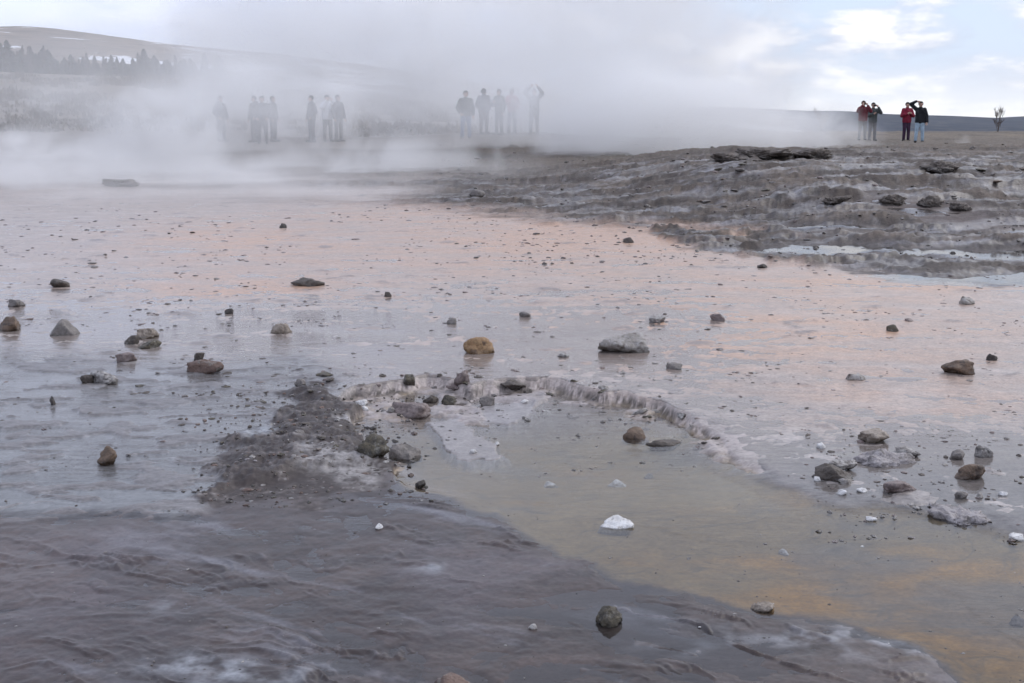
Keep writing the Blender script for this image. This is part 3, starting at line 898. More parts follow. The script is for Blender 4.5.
ROCKS = [
    ('stone', 308, 287, 35, 9, 'dark', 'long flat dark slab lying alone on the pink mineral flat', dict(depth=.6, flat_top=.35)),
    ('stone', 60, 289, 20, 9, 'dark', 'small flat-topped dark stone in the far shallow water on the left', dict(flat_top=.3)),
    ('stone', 16, 308, 17, 8, 'grey', 'small grey block just above the brown stone at the left border', dict(flat_top=.3)),
    ('stone', 9, 333, 31, 16, 'brown', 'rough brown stone cut by the left border of the picture', dict()),
    ('stone', 63, 338, 33, 17, 'grey', 'smooth rounded grey stone beside the brown stone at the border', dict(rough=.04, planes=7)),
    ('stone', 148, 340, 22, 10, 'tan', 'flat tan stone with a straight top sitting on a darker lump', dict(flat_top=.4, lift=.01)),
    ('stone', 150, 349, 24, 9, 'moss', 'dark lump underneath the flat tan stone', dict()),
    ('stone', 131, 346, 15, 10, 'dark', 'dark craggy lump touching the tan stone pair on its left', dict()),
    ('stone', 127, 363, 20, 10, 'mauve', 'flat brown-grey stone between the tan pair and the whitish stone', dict(flat_top=.35)),
    ('stone', 105, 384, 30, 13, 'crust', 'whitish crusted stone low in the shallows of the left', dict(rough=.1)),
    ('stone', 88, 384, 14, 9, 'dark', 'small dark stone against the left end of the whitish crusted stone', dict()),
    ('stone', 53, 407, 5, 9, 'black', 'tiny black stub standing upright in the shallow water', dict(depth=.9)),
    ('stone', 281, 335, 21, 11, 'tan', 'pale tan block with a flat top alone in the grey film', dict(flat_top=.35)),
    ('stone', 207, 374, 38, 14, 'red', 'reddish brown stone with pointed ends in the ledged shallows', dict(knob=(1, 0, .1), depth=.55)),
    ('stone', 199, 363, 12, 10, 'dark', 'small dark knob resting on the reddish brown pointed stone', dict(lift=.012)),
    ('stone', 229, 315, 9, 7, 'black', 'tiny dark stone in the film above the pale tan block', dict()),
    ('stone', 479, 356, 31, 18, 'orange', 'orange-brown angular stone above the rim of the pool', dict(planes=8, sharp=12, sink=.34)),
    ('stone', 622, 355, 51, 20, 'mixed', 'big grey and tan boulder beyond the rim of the pool', dict(depth=.65, sink=.34)),
    ('stone', 674, 370, 17, 7, 'grey', 'thin grey chip just below the big grey and tan boulder', dict(flat_top=.3)),
    ('stone', 717, 322, 15, 8, 'mauve', 'small brownish stone alone on the lavender flat', dict()),
    ('stone', 657, 324, 18, 8, 'crust', 'crusty grey lump above the big grey and tan boulder', dict(rough=.12)),
    ('stone', 957, 376, 34, 16, 'brown', 'dark brown flat-topped stone standing in the pale film', dict(flat_top=.4, sink=.34)),
    ('stone', 991, 362, 11, 9, 'black', 'small round black stone behind the dark brown flat-topped stone', dict()),
    ('stone', 108, 468, 19, 19, 'brown', 'upright brown stone mirrored in the still grey pool', dict(depth=.7, sink=.3)),
    ('stone', 371, 456, 36, 21, 'moss', 'dark stone with crumbly top at the edge of the brown crust', dict(flat_top=.25)),
    ('stone', 405, 461, 35, 21, 'grey', 'rounded grey cobble next to the dark crumbly stone', dict()),
    ('stone', 409, 418, 46, 15, 'mauve', 'wide flat mauve slab lying in the upper pool', dict(flat_top=.4, depth=.7)),
    ('stone', 421, 489, 11, 9, 'black', 'little dark cube-like stone in the dark water', dict(planes=6, sharp=14)),
    ('stone', 616, 529, 37, 20, 'white', 'bright white lump standing in the open pool', dict(rough=.08, sink=.34)),
    ('stone', 610, 628, 27, 20, 'moss', 'speckled dark round stone on the dark crust', dict(planes=7)),
    ('stone', 458, 694, 46, 20, 'red', 'brown stone half cut off by the bottom border', dict()),
    ('stone', 637, 440, 28, 18, 'brown', 'brown lump at the head of a pair in the pool', dict()),
    ('stone', 664, 446, 40, 12, 'dark', 'flat dark stone lying against the brown lump in the pool', dict(flat_top=.3, depth=.6)),
    ('stone', 969, 480, 32, 17, 'brown', 'rusty brown block at the pale edge of the pool', dict(planes=7, sharp=12, flat_top=.25)),
    ('stone', 899, 492, 35, 13, 'mauve', 'smooth tan-grey slab with its foot in the pool', dict(flat_top=.3)),
    ('stone', 835, 484, 40, 20, 'dark', 'dark slanting stone with pale broken crust by the pool', dict()),
    ('stone', 843, 472, 32, 8, 'crust', 'broken pale crust plate lying on the dark slanting stone', dict(lift=.02, depth=.5, rough=.12)),
    ('stone', 886, 468, 62, 22, 'lilac', 'low wide grey mound of crust under a flat tan plate', dict(sink=.55, rough=.16, sub=5, lift=-.015)),
    ('stone', 876, 444, 31, 11, 'tan', 'flat tan plate crowning the low grey mound', dict(flat_top=.4, lift=.015)),
    ('stone', 905, 458, 26, 10, 'crust', 'crumbled crust piece on the shoulder of the low mound', dict(rough=.14, lift=.01)),
    ('stone', 984, 459, 18, 13, 'crust', 'pale crusty stone behind the rusty brown block', dict(rough=.1)),
    ('stone', 957, 461, 16, 10, 'grey', 'grey wedge left of the pale crusty stone', dict()),
    ('stone', 965, 521, 70, 13, 'lilac', 'wide cracked mineral plate flush with the pool water', dict(flat_top=.5, sink=.66, rough=.2, depth=1.1, sub=5, lift=-.018)),
    ('stone', 763, 611, 24, 10, 'tan', 'pale flat stone on the border of the pool and the dark crust', dict(flat_top=.3)),
    ('stone', 785, 548, 12, 7, 'white', 'small white pebble alone in the open pool', dict()),
    ('stone', 1016, 541, 16, 8, 'white', 'white stone at the right border above a grey one', dict()),
    ('stone', 1019, 619, 18, 13, 'grey', 'grey stone at the right border low in the picture', dict()),
    ('stone', 379, 531, 9, 8, 'white', 'small stone half white and half dark on the dark wet crust', dict()),
    ('stone', 618, 480, 20, 8, 'white', 'flat crumbly white chip near the middle of the pool', dict(rough=.12)),
    ('stone', 550, 481, 13, 7, 'white', 'small smooth white chip in the pool', dict()),
    ('stone', 362, 406, 12, 6, 'white', 'larger of two white chips next to the wide mauve slab', dict()),
    ('stone', 365, 412, 8, 5, 'white', 'lesser of two white chips next to the wide mauve slab', dict()),
    ('stone', 391, 413, 10, 6, 'mixed', 'pale pebble touching the left tip of the wide mauve slab', dict()),
    ('stone', 477, 197, 15, 6, 'grey', 'grey stone far out on the flat under the steam', dict(sub=3)),
    ('stone', 283, 229, 9, 5, 'black', 'dark reddish stone far out on the orange flat', dict(sub=3)),
    ('stone', 409, 384, 13, 8, 'moss', 'small dark stone on the pink terrace above the pool', dict()),
    ('stone', 462, 384, 16, 12, 'mauve', 'dark brown lump in a gap of the pool rim', dict()),
    ('stone', 300, 388, 12, 12, 'grey', 'grey lump at the top of the brown crust', dict()),
    ('stone', 513, 389, 26, 9, 'dark', 'jagged dark stone with a pale chip below the pool rim', dict(rough=.14)),
    ('stone', 487, 408, 16, 12, 'grey', 'grey lump at the corner of the pale slab in the pool', dict()),
    ('stone', 430, 404, 16, 9, 'dark', 'dark lump behind the wide mauve slab', dict()),
    ('stone', 448, 406, 16, 10, 'moss', 'mottled dark lump right of the one behind the mauve slab', dict()),
    ('stone', 545, 412, 12, 6, 'white', 'flat white chip in the upper pool', dict()),
    ('stone', 573, 416, 14, 6, 'grey', 'grey chip in the upper pool', dict()),
    ('stone', 497, 446, 6, 5, 'white', 'tiny white pebble at the tip of the pale slab', dict(sub=3)),
    ('stone', 524, 404, 9, 4, 'white', 'small pale flake on the second pale slab of the pool', dict(sub=3)),
    ('stone', 625, 437, 7, 5, 'white', 'tiny white pebble left of the brown lump in the pool', dict(sub=3)),
    ('stone', 648, 472, 9, 6, 'crust', 'small crusty pebble right of the crumbly white chip', dict(sub=3)),
    ('stone', 473, 454, 8, 5, 'white', 'tiny white pebble beside the rounded grey cobble', dict(sub=3)),
    ('stone', 822, 449, 10, 6, 'white', 'small white pebble up on the lavender flat beyond the dark slanting stone', dict(sub=3)),
    ('stone', 841, 495, 11, 6, 'white', 'first white pebble at the foot of the dark slanting stone', dict(sub=3)),
    ('stone', 862, 493, 12, 5, 'white', 'flat white pebble between the slanting stone and the tan-grey slab', dict(sub=3)),
    ('stone', 846, 485, 14, 7, 'mixed', 'pale chunk tucked under the dark slanting stone', dict(sub=3)),
    ('stone', 817, 482, 7, 7, 'white', 'tiny white pebble on the left side of the dark slanting stone', dict(sub=3)),
    ('stone', 871, 521, 12, 5, 'white', 'flat white flake out in the pool below the tan-grey slab', dict(sub=3)),
    ('stone', 1003, 496, 9, 5, 'white', 'tiny white pebble below the rusty brown block', dict(sub=3)),
    ('stone', 961, 500, 13, 8, 'grey', 'little grey lump in front of the rusty brown block', dict(sub=3)),
    ('stone', 980, 500, 9, 7, 'mixed', 'little pale lump in front of the rusty brown block', dict(sub=3)),
    ('stone', 533, 630, 9, 6, 'crust', 'small pale chip on the dark crust left of the speckled stone', dict(sub=3)),
    ('stone', 452, 325, 10, 7, 'grey', 'small grey stone on the flat above the orange-brown stone', dict(sub=3)),
    ('stone', 388, 298, 8, 7, 'dark', 'small upright dark stone on the flat right of the long dark slab', dict(sub=3)),
    ('stone', 525, 318, 12, 6, 'grey', 'flat grey stone on the lavender flat between two bigger ones', dict(sub=3)),
    ('stone', 563, 358, 12, 5, 'crust', 'thin pale-edged chip on the film between orange stone and boulder', dict(sub=3)),
    ('stone', 855, 381, 20, 8, 'mixed', 'pale greenish-grey lump on the lavender flat left of the dark flat-topped stone', dict()),
    ('stone', 893, 333, 12, 8, 'moss', 'small mottled stone on the bluish film at the right', dict(sub=3)),
    ('stone', 968, 306, 16, 9, 'mixed', 'pale lump near the right puddles', dict(sub=3)),
    ('stone', 953, 255, 7, 6, 'black', 'black pebble standing in the bright puddle', dict(sub=3)),
    ('stone', 762, 269, 11, 5, 'black', 'dark flat stone on the orange flat below the dark mound', dict(sub=3)),
    ('stone', 628, 244, 12, 6, 'dark', 'dark stone on the orange band at the foot of the mound', dict(sub=3)),
    ('boulder', 764, 160, 58, 11, 'crustdark', 'long dark crust boulder on the crest of the mound against white steam', dict(sink=.42, depth=.8, rough=.24, sub=5)),
    ('boulder', 813, 160, 46, 9, 'crustdark', 'lower dark boulder on the crest, right of the long one', dict(sink=.42, depth=.8, rough=.24, sub=5)),
    ('boulder', 728, 162, 40, 7, 'crustdark', 'low brown boulder at the left end of the mound crest', dict(sink=.42, depth=.8, rough=.24, sub=5)),
    ('boulder', 836, 206, 30, 9, 'crustdark', 'dark craggy boulder at the left end of the ledge in the mound', dict(sink=.42, rough=.24, sub=5)),
    ('boulder', 890, 206, 36, 11, 'crustdark', 'large craggy boulder in the middle of the mound ledge', dict(sink=.42, rough=.24, sub=5)),
    ('boulder', 930, 208, 30, 11, 'crustdark', 'rounded dark boulder at the right part of the mound ledge', dict(sink=.42, rough=.24, sub=5)),
    ('boulder', 960, 211, 24, 7, 'crustdark', 'low brown boulder closing the mound ledge', dict(sink=.42, rough=.24, sub=5)),
    ('boulder', 940, 173, 40, 9, 'crustdark', 'dark weathered hump high on the right of the mound', dict(sink=.42, rough=.24, sub=5)),
    ('boulder', 120, 188, 46, 9, 'crustdark', 'dark rock hump in the low steam on the left flat', dict(sink=.42, depth=.8, rough=.24, sub=5)),
]
for nm, cx, by, wp, hp, mt, lb, kw in ROCKS:
    rock(nm, cx, by, wp, hp, mt, lb, 'boulder' if nm == 'boulder' else 'stone', **kw)

# small stones, one object each; copies share a handful of meshes
def scatter(n, box, mats, wrange, label, group, seed, name='pebble', bias=1.0, flat=(0.16, 0.34)):
    r = random.Random(seed)
    protos = []
    for k in range(9):
        me = rock_mesh(name, seed * 10 + k, 1, r.uniform(.7, 1), r.uniform(*flat), 3, planes=8, rough=0.09)
        me.materials.append(MAT[mats[k % len(mats)]]())
        protos.append(me)
    base = None
    for i in range(n):
        if i and r.random() < 0.55:
            fx = min(max(fx + r.gauss(0, 16), box[0]), box[2])
            fy = min(max(fy + r.gauss(0, 5), box[1]), box[3])
        else:
            fx = r.uniform(box[0], box[2])
            fy = box[1] + (box[3] - box[1]) * r.random() ** bias
        x, y = gnd(fx, fy)
        g, wlev = ground_z(x, y)
        w = (wrange[0] + (wrange[1] - wrange[0]) * r.random() ** 2.2) * mpp(y)
        if r.random() < 0.12:
            w *= 1.7
        me = protos[i % len(protos)]
        if base is None:
            base = bpy.data.objects.new(name, me)
            o = base
            tag(o, label, 'pebble', group)
        else:
            o = base.copy()
            o.data = me
        COL.objects.link(o)
        o.scale = (w, w, w)
        o.rotation_euler = (r.uniform(-.15, .15), r.uniform(-.15, .15), r.uniform(0, 6.28))
        o.location = (x, y, max(g, wlev - 0.15 * w) - 0.10 * w)


scatter(70, (-10, 208, 330, 330), ['grey', 'grey', 'mauve', 'dark', 'mixed'], (2.5, 8), 'little grey or dark stone strewn over the misty flat on the left', 'small stones on the misty flat', 3, bias=0.8)
scatter(75, (330, 205, 720, 350), ['grey', 'mauve', 'mauve', 'crust', 'red'], (2.5, 7), 'little stone strewn over the pinkish flat in the middle', 'small stones on the pinkish flat', 4, bias=0.8)
scatter(62, (720, 245, 1030, 420), ['grey', 'mauve', 'mauve', 'crust', 'mixed'], (2.5, 7.5), 'little stone strewn over the lavender flat on the right', 'small stones on the lavender flat', 5, bias=0.8)
scatter(34, (60, 350, 330, 440), ['dark', 'grey', 'moss', 'dark'], (4, 12), 'low dark stone poking out of the ledged shallows', 'low stones in the ledged shallows', 6)
scatter(18, (480, 470, 1020, 640), ['white', 'crust', 'mixed'], (2, 5), 'tiny pale fleck of stone on the pool floor', 'pale flecks in the pool', 8)
scatter(24, (210, 400, 400, 500), ['crust', 'dark', 'red', 'mixed'], (3, 9), 'broken bit of crust on the brown crust hump', 'broken bits on the brown crust', 9)
scatter(40, (700, 160, 1030, 235), ['moss', 'dark', 'brown', 'grey'], (5, 14), 'small dark stone embedded in the grey mound', 'small stones in the mound', 12)

RIM = [(335, 388), (362, 376), (400, 372), (440, 374), (470, 378), (505, 374), (540, 378), (575, 384), (610, 390), (645, 402), (672, 412), (700, 430), (722, 446)]
rr_ = random.Random(77)
rim_protos = []
for k in range(8):
    me = rock_mesh('crust_lump', 900 + k, 1, rr_.uniform(.6, 1), rr_.uniform(.28, .5), 4, planes=10, rough=0.2)
    me.materials.append(MAT[['crust', 'mauve', 'dark', 'moss', 'crust', 'mixed', 'dark', 'mauve'][k]]())
    rim_protos.append(me)
rim0 = None
for i in range(58):
    q = rr_.random() ** 1.1 * (len(RIM) - 1)
    k = min(int(q), len(RIM) - 2)
    fx = RIM[k][0] + (RIM[k + 1][0] - RIM[k][0]) * (q - k) + rr_.gauss(0, 7)
    fy = RIM[k][1] + (RIM[k + 1][1] - RIM[k][1]) * (q - k) + rr_.gauss(2, 5)
    x, y = gnd(fx, fy)
    g, wv = ground_z(x, y)
    w = (5 + 13 * rr_.random() ** 2) * mpp(y)
    if rim0 is None:
        o = rim0 = bpy.data.objects.new('crust_lump', rim_protos[0])
        tag(o, 'crumbled lump of crust on the broken rim of the pool', 'crust lump', 'crumbled lumps along the pool rim')
    else:
        o = rim0.copy()
        o.data = rim_protos[i % 8]
    COL.objects.link(o)
    o.scale = (w * rr_.uniform(.8, 1.4), w, w)
    o.rotation_euler = (rr_.uniform(-.3, .3), rr_.uniform(-.3, .3), rr_.uniform(0, 6.28))
    o.location = (x, y, max(g, wv - .3 * w) - .28 * w)


def strew(name, n, box, wr, mats, seed, flat=0.3, power=2.0, avoid=None):
    """uncountable grit: one mesh of tiny broken stones lying on the ground"""
    r = np.random.RandomState(seed)
    base = bmesh.new()
    bmesh.ops.create_icosphere(base, subdivisions=1, radius=0.5)
    base.verts.ensure_lookup_table()
    bv = np.array([v.co[:] for v in base.verts]); bf = np.array([[v.index for v in f_.verts] for f_ in base.faces])
    base.free()
    cl = r.rand(n) < 0.5
    fx = r.uniform(box[0], box[2], n); fy = box[1] + (box[3] - box[1]) * r.rand(n)
    for i in range(1, n):
        if cl[i]:
            fx[i] = fx[i - 1] + r.normal(0, 9); fy[i] = np.clip(fy[i - 1] + r.normal(0, 3), box[1], box[3])
    yy = np.interp(-fy, -_vtab, _ytab)
    dep = yy * CT - (zbase(yy) - CAMH) * ST
    xx = (fx - 512) / FPX * dep
    fz, fw, *_ = field(xx, yy)
    w = (wr[0] + (wr[1] - wr[0]) * r.rand(n) ** power) * dep / FPX
    zz_ = np.maximum(fz, fw) - 0.02 * w
    V = np.zeros((n, len(bv), 3)); 
    for i in range(n):
        a = r.uniform(0, 6.28)
        d_ = bv * (1 + r.uniform(-.32, .32, (len(bv), 1))) * np.array([r.uniform(.8, 1.5), r.uniform(.7, 1.2), flat * r.uniform(.6, 1.6)]) * w[i]
        c_, s_ = math.cos(a), math.sin(a)
        V[i, :, 0] = d_[:, 0] * c_ - d_[:, 1] * s_ + xx[i]
        V[i, :, 1] = d_[:, 0] * s_ + d_[:, 1] * c_ + yy[i]
        V[i, :, 2] = d_[:, 2] + zz_[i]
    F = (bf[None] + (np.arange(n) * len(bv))[:, None, None]).reshape(-1, 3)
    me = bpy.data.meshes.new(name)
    me.from_pydata(V.reshape(-1, 3).tolist(), [], F.tolist())
    for m_ in mats:
        me.materials.append(MAT[m_]())
    me.polygons.foreach_set('material_index', np.repeat(r.randint(0, len(mats), n), len(bf)).astype(np.int32))
    o = bpy.data.objects.new(name, me)
    COL.objects.link(o)
    tag(o, kind='stuff')


strew('gravel', 1100, (-10, 205, 1034, 330), (1.2, 5.5), ['grey', 'mauve', 'dark', 'mauve', 'lilac'], 5)
strew('gravel', 750, (-10, 330, 1034, 470), (1.2, 6.0), ['grey', 'mauve', 'dark', 'crust', 'lilac'], 6, power=2.6)
strew('gravel', 700, (200, 385, 420, 505), (1.5, 7.0), ['dark', 'crust', 'moss', 'red', 'dark'], 7, 0.5, 2.4)
strew('gravel', 260, (330, 365, 760, 430), (1.2, 7.0), ['crust', 'mixed', 'dark', 'mauve'], 8, 0.45, 3.0)
strew('gravel', 260, (800, 430, 1034, 540), (1.5, 7.0), ['crust', 'dark', 'mauve', 'mixed'], 9, 0.45, 2.4)
strew('gravel', 450, (-10, 500, 1034, 690), (1.0, 4.0), ['crust', 'dark', 'mixed', 'grey'], 10, 0.4, 3.0)
strew('gravel', 1000, (440, 150, 1034, 265), (1.5, 6.0), ['crustdark', 'dark', 'grey', 'crustdark', 'mauve'], 12, 0.5, 2.2)

# low dead scrub and tussocks on the hillside
rs_ = np.random.RandomState(31)
n_s = 1500
sy_ = rs_.uniform(54, 150, n_s)
sx_ = (rs_.uniform(-60, 470, n_s) - 512) / FPX * sy_
cl_ = fbm(sx_ * .09, sy_ * .05, 3, 401) > -0.05
sx_, sy_ = sx_[cl_], sy_[cl_]
sz_ = field(sx_, sy_)[0]
vs_, fs_ = [], []
for x, y, z in zip(sx_, sy_, sz_):
    hh = rs_.uniform(.15, .55) * (1 + (y > 90) * .5); rad = rs_.uniform(.25, .9)
    for k in range(16):
        a = rs_.uniform(0, 6.28); q = rs_.uniform(0, 1) ** .6 * rad
        bx_, by_ = x + math.cos(a) * q * 1.4, y + math.sin(a) * q
        tx_, ty_ = bx_ + rs_.normal(0, .12), by_ + rs_.normal(0, .12)
        wd = rs_.uniform(.05, .13); a2 = rs_.uniform(0, 6.28)
        hk = hh * (1.1 - q / rad * .7) * rs_.uniform(.6, 1.1)
        b_ = len(vs_)
        vs_ += [(bx_ - math.cos(a2) * wd, by_ - math.sin(a2) * wd, z - .05), (bx_ + math.cos(a2) * wd, by_ + math.sin(a2) * wd, z - .05), (tx_ + wd * .4, ty_, z + hk), (tx_ - wd * .4, ty_, z + hk * .9)]
        fs_.append((b_, b_ + 1, b_ + 2, b_ + 3))
SCRUB_V, SCRUB_F = vs_, fs_

# ------------------------------------------------------------------ trees
def plain_mat(name, col, rough=0.8, var=0.25, sc=6.0):
    m, t, out = new_mat(name)
    pos = N(t, 'ShaderNodeTexCoord').outputs['Object']
    na = noise_node(t, pos, sc, 4, 0.6)
    lo = tuple(c * (1 - var) for c in col); hi = tuple(c * (1 + var) for c in col)
    c = mixc(t, smooth(t, na, 0.35, 0.65), lo, hi)
    p = t.nodes.new('ShaderNodeBsdfPrincipled')
    t.links.new(c, p.inputs['Base Color'])
    p.inputs['Roughness'].default_value = rough
    p.inputs['Specular IOR Level'].default_value = 0.3
    t.links.new(p.outputs[0], out.inputs['Surface'])
    return m


def tube(bm, a, b, ra, rb, seg=5):
    d = (b - a)
    if d.length < 1e-6:
        return
    q = d.to_track_quat('Z', 'Y').to_matrix()
    va = [bm.verts.new(a + q @ Vector((math.cos(i * 2 * math.pi / seg) * ra, math.sin(i * 2 * math.pi / seg) * ra, 0))) for i in range(seg)]
    vb = [bm.verts.new(b + q @ Vector((math.cos(i * 2 * math.pi / seg) * rb, math.sin(i * 2 * math.pi / seg) * rb, 0))) for i in range(seg)]
    for i in range(seg):
        bm.faces.new((va[i], va[(i + 1) % seg], vb[(i + 1) % seg], vb[i]))
    bm.faces.new(vb)


def to_obj(name, bm, mats, parent=None, smooth_=True):
    me = bpy.data.meshes.new(name)
    bm.to_mesh(me)
    bm.free()
    for p in me.polygons:
        p.use_smooth = smooth_
    for m in (mats if isinstance(mats, (list, tuple)) else [mats]):
        me.materials.append(m)
    o = bpy.data.objects.new(name, me)
    COL.objects.link(o)
    if parent:
        o.parent = parent
    return o


bark = plain_mat('bark', (0.095, 0.068, 0.055))
needle = plain_mat('needles', (0.038, 0.043, 0.034), var=0.5, sc=2.0)
larch = plain_mat('bare_twigs', (0.075, 0.056, 0.046), var=0.4, sc=2.0)


scrub_me = bpy.data.meshes.new('scrub')
scrub_me.from_pydata(SCRUB_V, [], SCRUB_F)
scrub_me.materials.append(plain_mat('dead_scrub', (0.150, 0.116, 0.082), var=0.3, sc=.4))
scrub = bpy.data.objects.new('scrub', scrub_me)
COL.objects.link(scrub)
tag(scrub, kind='stuff')


def conifer(kind, seed, h, lab):
    r = random.Random(seed)
    root = bpy.data.objects.new('conifer', None)
    COL.objects.link(root)
    tag(root, lab, 'tree', 'trees of the wood on the hillside')
    bm = bmesh.new()
    tube(bm, Vector((0, 0, -0.3)), Vector((0, 0, h * .55)), h * .022, h * .012)
    tube(bm, Vector((0, 0, h * .55)), Vector((r.uniform(-.05, .05), 0, h)), h * .012, h * .003)
    to_obj('trunk', bm, bark, root)
    bm = bmesh.new()
    n = 300 if kind == 0 else 210
    for i in range(n):
        f = r.random() ** 0.8
        z = h * (0.10 + 0.88 * f)
        maxr = h * (0.24 if kind == 0 else 0.17) * (1 - f) ** 0.8 + 0.06
        a = r.uniform(0, 6.28)
        rr = maxr * r.uniform(0.35, 1.1)
        st = Vector((0, 0, z + rr * 0.1))
        en = Vector((math.cos(a) * rr, math.sin(a) * rr, z - rr * (0.35 if kind == 0 else -0.5)))
        wd = (0.10 if kind == 0 else 0.035) * h / 4
        sd_ = Vector((-math.sin(a), math.cos(a), 0)) * wd
        mid = (st + en) / 2 + Vector((0, 0, -0.03 * h))
        v = [bm.verts.new(p) for p in (st, mid - sd_, en, mid + sd_)]
        bm.faces.new(v)
        dn = Vector((0, 0, -wd * 1.6))
        v2 = [bm.verts.new(p) for p in (st, mid + dn, en, mid - dn * .2)]
        bm.faces.new(v2)
    to_obj('crown', bm, needle if kind == 0 else larch, root, False)
    return root


def copy_thing(src):
    c = src.copy()
    COL.objects.link(c)
    for ch in src.children:
        k = ch.copy()
        COL.objects.link(k)
        k.parent = c
    return c


LAB_C = 'dark conifer in the wood along the brown hillside'
LAB_L = 'bare brown tree in the wood along the brown hillside'
protos = [conifer(0, 1, 4.6, LAB_C), conifer(0, 2, 4.0, LAB_C), conifer(1, 3, 4.4, LAB_L), conifer(1, 4, 3.8, LAB_L), conifer(0, 5, 3.4, LAB_C)]
used = [False] * 5
rt = random.Random(21)
spots = []
for i in range(292):
    bx = rt.uniform(-30, 200) if i > 16 else rt.uniform(200, 250)
    D = rt.uniform(150, 196)
    spots.append((bx, D))
sx = np.array([(b - 512) / FPX * D for b, D in spots]); sy = np.array([D for b, D in spots])
sz = field(sx, sy)[0]
for i, (bx, D) in enumerate(spots):
    k = rt.choice([0, 1, 2, 3, 4, 2, 3]) if bx < 130 else rt.choice([0, 1, 4, 0, 2])
    o = protos[k] if not used[k] else copy_thing(protos[k])
    used[k] = True
    o.location = (sx[i], sy[i], sz[i] - 0.1)
    hs = (0.95 if bx < 60 else 0.74 if bx < 130 else 0.80) * rt.uniform(0.74, 0.92)
    o.scale = (hs * rt.uniform(1.5, 2.1),) * 2 + (hs,)
    o.rotation_euler = (0, 0, rt.uniform(0, 6.28))


def bare_tree(px, py, hpx, D, seed, label, spread=0.5):
    r = random.Random(seed)
    x = (px - 512) / FPX * (D * CT + 0.15)
    z = float(field(np.array([x]), np.array([D]))[0][0])
    h = hpx * D / FPX
    root = bpy.data.objects.new('bare_tree', None)
    COL.objects.link(root)
    root.location = (x, D, z)
    tag(root, label, 'tree')
    bt = bmesh.new(); bc = bmesh.new()
    tube(bt, Vector((0, 0, -.2)), Vector((0, 0, h * .35)), h * .022, h * .016)

    def grow(bm, p, d, L, rad, lev):
        e = p + d * L
        tube(bm, p, e, rad, rad * .7, 4)
        if lev == 0:
            return
        for k in range(4 if lev > 1 else 5):
            nd = (d + Vector((r.gauss(0, spread), r.gauss(0, spread), r.gauss(.25, .25)))).normalized()
            grow(bm, p + d * L * r.uniform(.45, 1), nd, L * r.uniform(.55, .8), rad * .62, lev - 1)
    for k in range(6):
        d = Vector((r.gauss(0, .12), r.gauss(0, .12), 1)).normalized()
        grow(bc, Vector((r.gauss(0, .05) * h, r.gauss(0, .05) * h, h * r.uniform(.0, .25))), d, h * r.uniform(.22, .36), h * .0075, 3)
    to_obj('trunk', bt, bark, root)
    to_obj('crown', bc, bark, root)


bare_tree(998, 132, 27, 92, 5, 'bare brown shrubby tree on the far plain at the right border', 0.34)
bare_tree(821, 131, 28, 96, 8, 'thin bare tree behind the steam, left of the pair holding cameras', 0.45)

# ------------------------------------------------------------------ people
def union_mesh(name, segs, mats, parent=None, voxel=0.02, smooth_it=4, flat=None):
    """one continuous surface grown over tapered segments (a, ra, b, rb)"""
    bm = bmesh.new()
    for a, ra, b, rb in segs:
        a = Vector(a); b = Vector(b)
        for c, r_ in ((a, ra), (b, rb)):
            g = bmesh.ops.create_icosphere(bm, subdivisions=2, radius=r_)
            bmesh.ops.translate(bm, verts=g['verts'], vec=c)
        d = b - a
        if d.length < 1e-4:
            continue
        q = d.to_track_quat('Z', 'Y').to_matrix()
        n = 12
        va = [bm.verts.new(a + q @ Vector((math.cos(i * 2 * math.pi / n) * ra, math.sin(i * 2 * math.pi / n) * ra, 0))) for i in range(n)]
        vb = [bm.verts.new(b + q @ Vector((math.cos(i * 2 * math.pi / n) * rb, math.sin(i * 2 * math.pi / n) * rb, 0))) for i in range(n)]
        for i in range(n):
            bm.faces.new((va[i], va[(i + 1) % n], vb[(i + 1) % n], vb[i]))
        bm.faces.new(list(reversed(va)))
        bm.faces.new(vb)
    if flat:
        for v in bm.verts:
            flat(v.co)
    me = bpy.data.meshes.new(name)
    bm.to_mesh(me)
    bm.free()
    o = bpy.data.objects.new(name, me)
    COL.objects.link(o)
    rm = o.modifiers.new('union', 'REMESH')
    rm.mode = 'VOXEL'
    rm.voxel_size = voxel
    sm = o.modifiers.new('smooth', 'SMOOTH')
    sm.iterations = smooth_it
    dg = bpy.context.evaluated_depsgraph_get()
    dg.update()
    new = bpy.data.meshes.new_from_object(o.evaluated_get(dg))
    new.name = name
    bpy.data.objects.remove(o)
    bpy.data.meshes.remove(me)
    new.materials.clear()
    for m in mats:
        new.materials.append(m)
    for p in new.polygons:
        p.use_smooth = True
        p.material_index = 0
    ob = bpy.data.objects.new(name, new)
    COL.objects.link(ob)
    if parent:
        ob.parent = parent
    return ob


skinm = plain_mat('skin', (0.50, 0.33, 0.26), 0.5, 0.06)
eyem = plain_mat('eye_dark', (0.03, 0.02, 0.02), 0.3, 0.0)
lipm = plain_mat('lips', (0.36, 0.16, 0.14), 0.5, 0.05)
_cloth = {}


def cloth(name, c):
    if name not in _cloth:
        _cloth[name] = plain_mat('cloth_' + name, c, 0.85, 0.14, 9)
    return _cloth[name]


